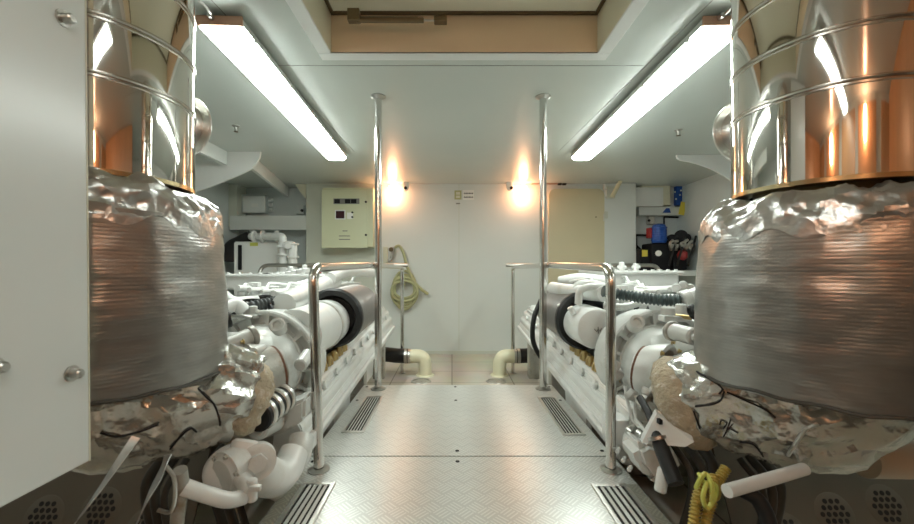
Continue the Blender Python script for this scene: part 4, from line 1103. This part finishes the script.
        mk(MB().tube(spline([UR(640, 398, 1.5), UR(648, 412, 1.42), UR(656, 432, 1.34), UR(663, 452, 1.29), UR(676, 484, 1.22)], 8), [.013] * 14 + [.024] * 19, 16), 'rubber_hose', 'black')
        b = MB().lathe([(.018, -.007), (.03, -.005), (.03, .005), (.018, .007)], UR(657, 438, 1.315), (.2, -.5, -1), 22); mk(b, 'hose_clamp', 'steel_dull')
        for k, pts in enumerate(([UR(625, 386, 1.62), UR(628, 404, 1.6), UR(633, 420, 1.55), UR(652, 440, 1.42)], [UR(637, 392, 1.6), UR(634, 406, 1.58), UR(636, 420, 1.52), UR(656, 442, 1.38)])):
            mk(MB().tube(fillet(pts, .03), .007, 10), 'hydraulic_line', 'white')
        b = MB()
        for x, y, Y in ((634, 434, 1.5), (638, 441, 1.48), (644, 437, 1.46), (650, 400, 1.5), (645, 408, 1.5)):
            c = UR(x, y, Y); b.lathe([(.018, .03), (.018, 0), (.010, 0), (.010, .01), (0, .01)], c, (-.2, 1, .1), 14); b.cyl(c + V((0, .02, 0)), c + V((.05, .05, .02)), .012, 10)
        mks(b, 'banjo_fitting', 'steel_dull')
        b = MB()
        for x, y in ((632, 395), (641, 402), (652, 408), (660, 400), (668, 410), (648, 392), (656, 390)):
            c = UR(x, y, 1.58 - (x - 632) * .004); b.box(c - V((.018, .02, .014)), c + V((.018, .02, .014)), .005, rot=Euler((x * .3, y * .2, x * .11))); b.cyl(c, c + V((.03, -.03, -.03 + .01 * (x % 5))), .009, 10, .002)
        mks(b, 'linkage', 'cast')
        b = MB().tube(spline([UR(727, 491, 1.02), UR(752, 484, 1.05), UR(780, 476, 1.08), UR(804, 469, 1.12)], 6), .0165, 16); mk(b, 'water_tube', 'white')
        b = MB().tube(spline([UR(742, 490, 1.12), UR(758, 500, 1.1), UR(768, 520, 1.08), UR(772, 545, 1.06)], 6), .02, 14); mk(b, 'drain_hose', 'black')
        # loom of gold conduits and yellow-green wires
        for pts in ([UR(702, 484, 1.12), UR(697, 500, 1.10), UR(694, 520, 1.08), UR(693, 545, 1.08)], [UR(714, 476, 1.14), UR(712, 498, 1.10), UR(706, 520, 1.08), UR(706, 545, 1.08)], [UR(726, 468, 1.16), UR(718, 482, 1.14), UR(714, 496, 1.1)]):
            corr(pts, .013, .0022, .009, 'wiring_conduit', 'gold')
        for pts in ([UR(699, 474, 1.1), UR(704, 482, 1.07), UR(714, 484, 1.06), UR(716, 494, 1.06), UR(708, 508, 1.05), UR(703, 498, 1.05), UR(707, 482, 1.06)], [UR(696, 488, 1.08), UR(701, 478, 1.07), UR(706, 474, 1.08), UR(712, 486, 1.05), UR(712, 502, 1.05)]):
            mk(MB().tube(spline(pts, 6), .006, 8), 'earth_wire', 'yg')
        b = MB()
        b_ = .008
        for k in range(3): b.cyl(UR(617 + k * 6, 452 + k * 9, 1.56 - k * .06), UR(619 + k * 6, 449 + k * 9, 1.6 - k * .06), b_, 10, .002)
        b.box(UR(610, 446, 1.66), UR(630, 420, 1.66) + V((0, .1, 0)), .012); mks(b, 'end_bracket', 'white')
    # lower hoses and clutter, coloured dark for the shade under the turbo
    b = MB()
    for k in range(6):
        u = .78 + k * .085; y = 1.5 + .07 * (k % 3); z = -.05 - .02 * k
        b.tube(spline([(u, y, z + .2), (u + .03, y - .08, z + .1), (u - .03, y - .1, z - .1), (u, y, LOW + .02)], 6), .012 + .004 * (k % 3), 12)
    mks(b, 'bilge_hose', 'shade_dark')
    b = MB().box((.80, 1.9, -.15), (1.5, 2.2, .3), .03)
    mk(b, 'gearbox_face', 'cast_dark')
    return t
engine(-1, 'left white marine engine with a white intake pipe into its black-mouthed filter')
engine(1, 'right white marine engine with a round white canister before its filter')

# ------------------------------------------------------------------ perforated lower panels beyond the engines' near ends
def vent_panel(s, lab):
    t = thing('perforated_panel', lab, 'vent panel', (CEN + s * 1.7, 1.75, LOW), 'perforated panels low beside the exhaust stacks'); L = t.location
    # inclined sheet; local axes a (along X), c (up the slope)
    o = V((CEN, 1.62, -.345)); up = V((0, .42, .9)).normalized()
    n = V((0, -.9, .42)).normalized()
    def q(u, h, d=0): p = o + up * h + n * d; return V((CEN + s * u, p.y, p.z))
    b = MB(); w = [q(1.12, 0), q(2.9, 0), q(2.9, .62), q(1.12, .62)]
    b._add([p + n * 0 for p in w] + [p - n * .01 for p in w], [(0, 1, 2, 3), (7, 6, 5, 4), (0, 4, 5, 1), (1, 5, 6, 2), (2, 6, 7, 3), (3, 7, 4, 0)])
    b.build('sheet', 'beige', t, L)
    ctr = ((1.34, .055), (1.56, .13), (1.79, .16)) if s > 0 else ((1.31, .075), (1.52, .15), (1.75, .12))
    for (u, h) in ctr:
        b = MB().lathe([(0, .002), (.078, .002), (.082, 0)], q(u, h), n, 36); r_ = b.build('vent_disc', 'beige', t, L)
        b = MB()
        for i in range(-2, 3):
            for j in range(-2, 3):
                a = i + .5 * (j % 2); 
                if a * a + j * j * .8 < 5.2:
                    b.lathe([(0, .001), (.0098, .001), (.0098, 0)], q(u + s * .026 * a, h + .024 * j, .002), n, 10)
        b.build('holes', 'dark', r_, (0, 0, 0) if False else L)
vent_panel(-1, 'beige perforated panel low behind the left exhaust stack')
vent_panel(1, 'beige perforated panel low behind the right exhaust stack')
o = MB().tube([P(862, 458, 1.25), P(930, 459, 1.25), P(1000, 459, 1.3)], .058, 28).build('beige_pipe', 'beige_pipe'); tag(o, 'horizontal beige pipe low at the right edge behind the exhaust elbow', 'pipe')

# ------------------------------------------------------------------ camera and view
cam = bpy.data.cameras.new('camera'); co = bpy.data.objects.new('camera', cam); COL.objects.link(co)
co.location = (0, 0, EYE); co.rotation_euler = (PI / 2, 0, 0)
cam.sensor_width = 36; cam.lens = 36 * F / 914; cam.shift_x = 5 / 914; cam.shift_y = 7 / 914
cam.clip_start = .02
cam.dof.use_dof = True; cam.dof.focus_distance = 3.0; cam.dof.aperture_fstop = 4.5
SC.camera = co
w = bpy.data.worlds.new('world'); SC.world = w; w.use_nodes = True
w.node_tree.nodes['Background'].inputs[0].default_value = (0, 0, 0, 1); w.node_tree.nodes['Background'].inputs[1].default_value = 0
SC.view_settings.view_transform = 'Standard'; SC.view_settings.look = 'None'; SC.view_settings.gamma = 1; SC.view_settings.use_curve_mapping = False
SC.view_settings.exposure = 1.25
SC.cycles.use_denoising = True
SC.cycles.max_bounces = 10
SC.cycles.diffuse_bounces = 6
SC.cycles.sample_clamp_indirect = 8
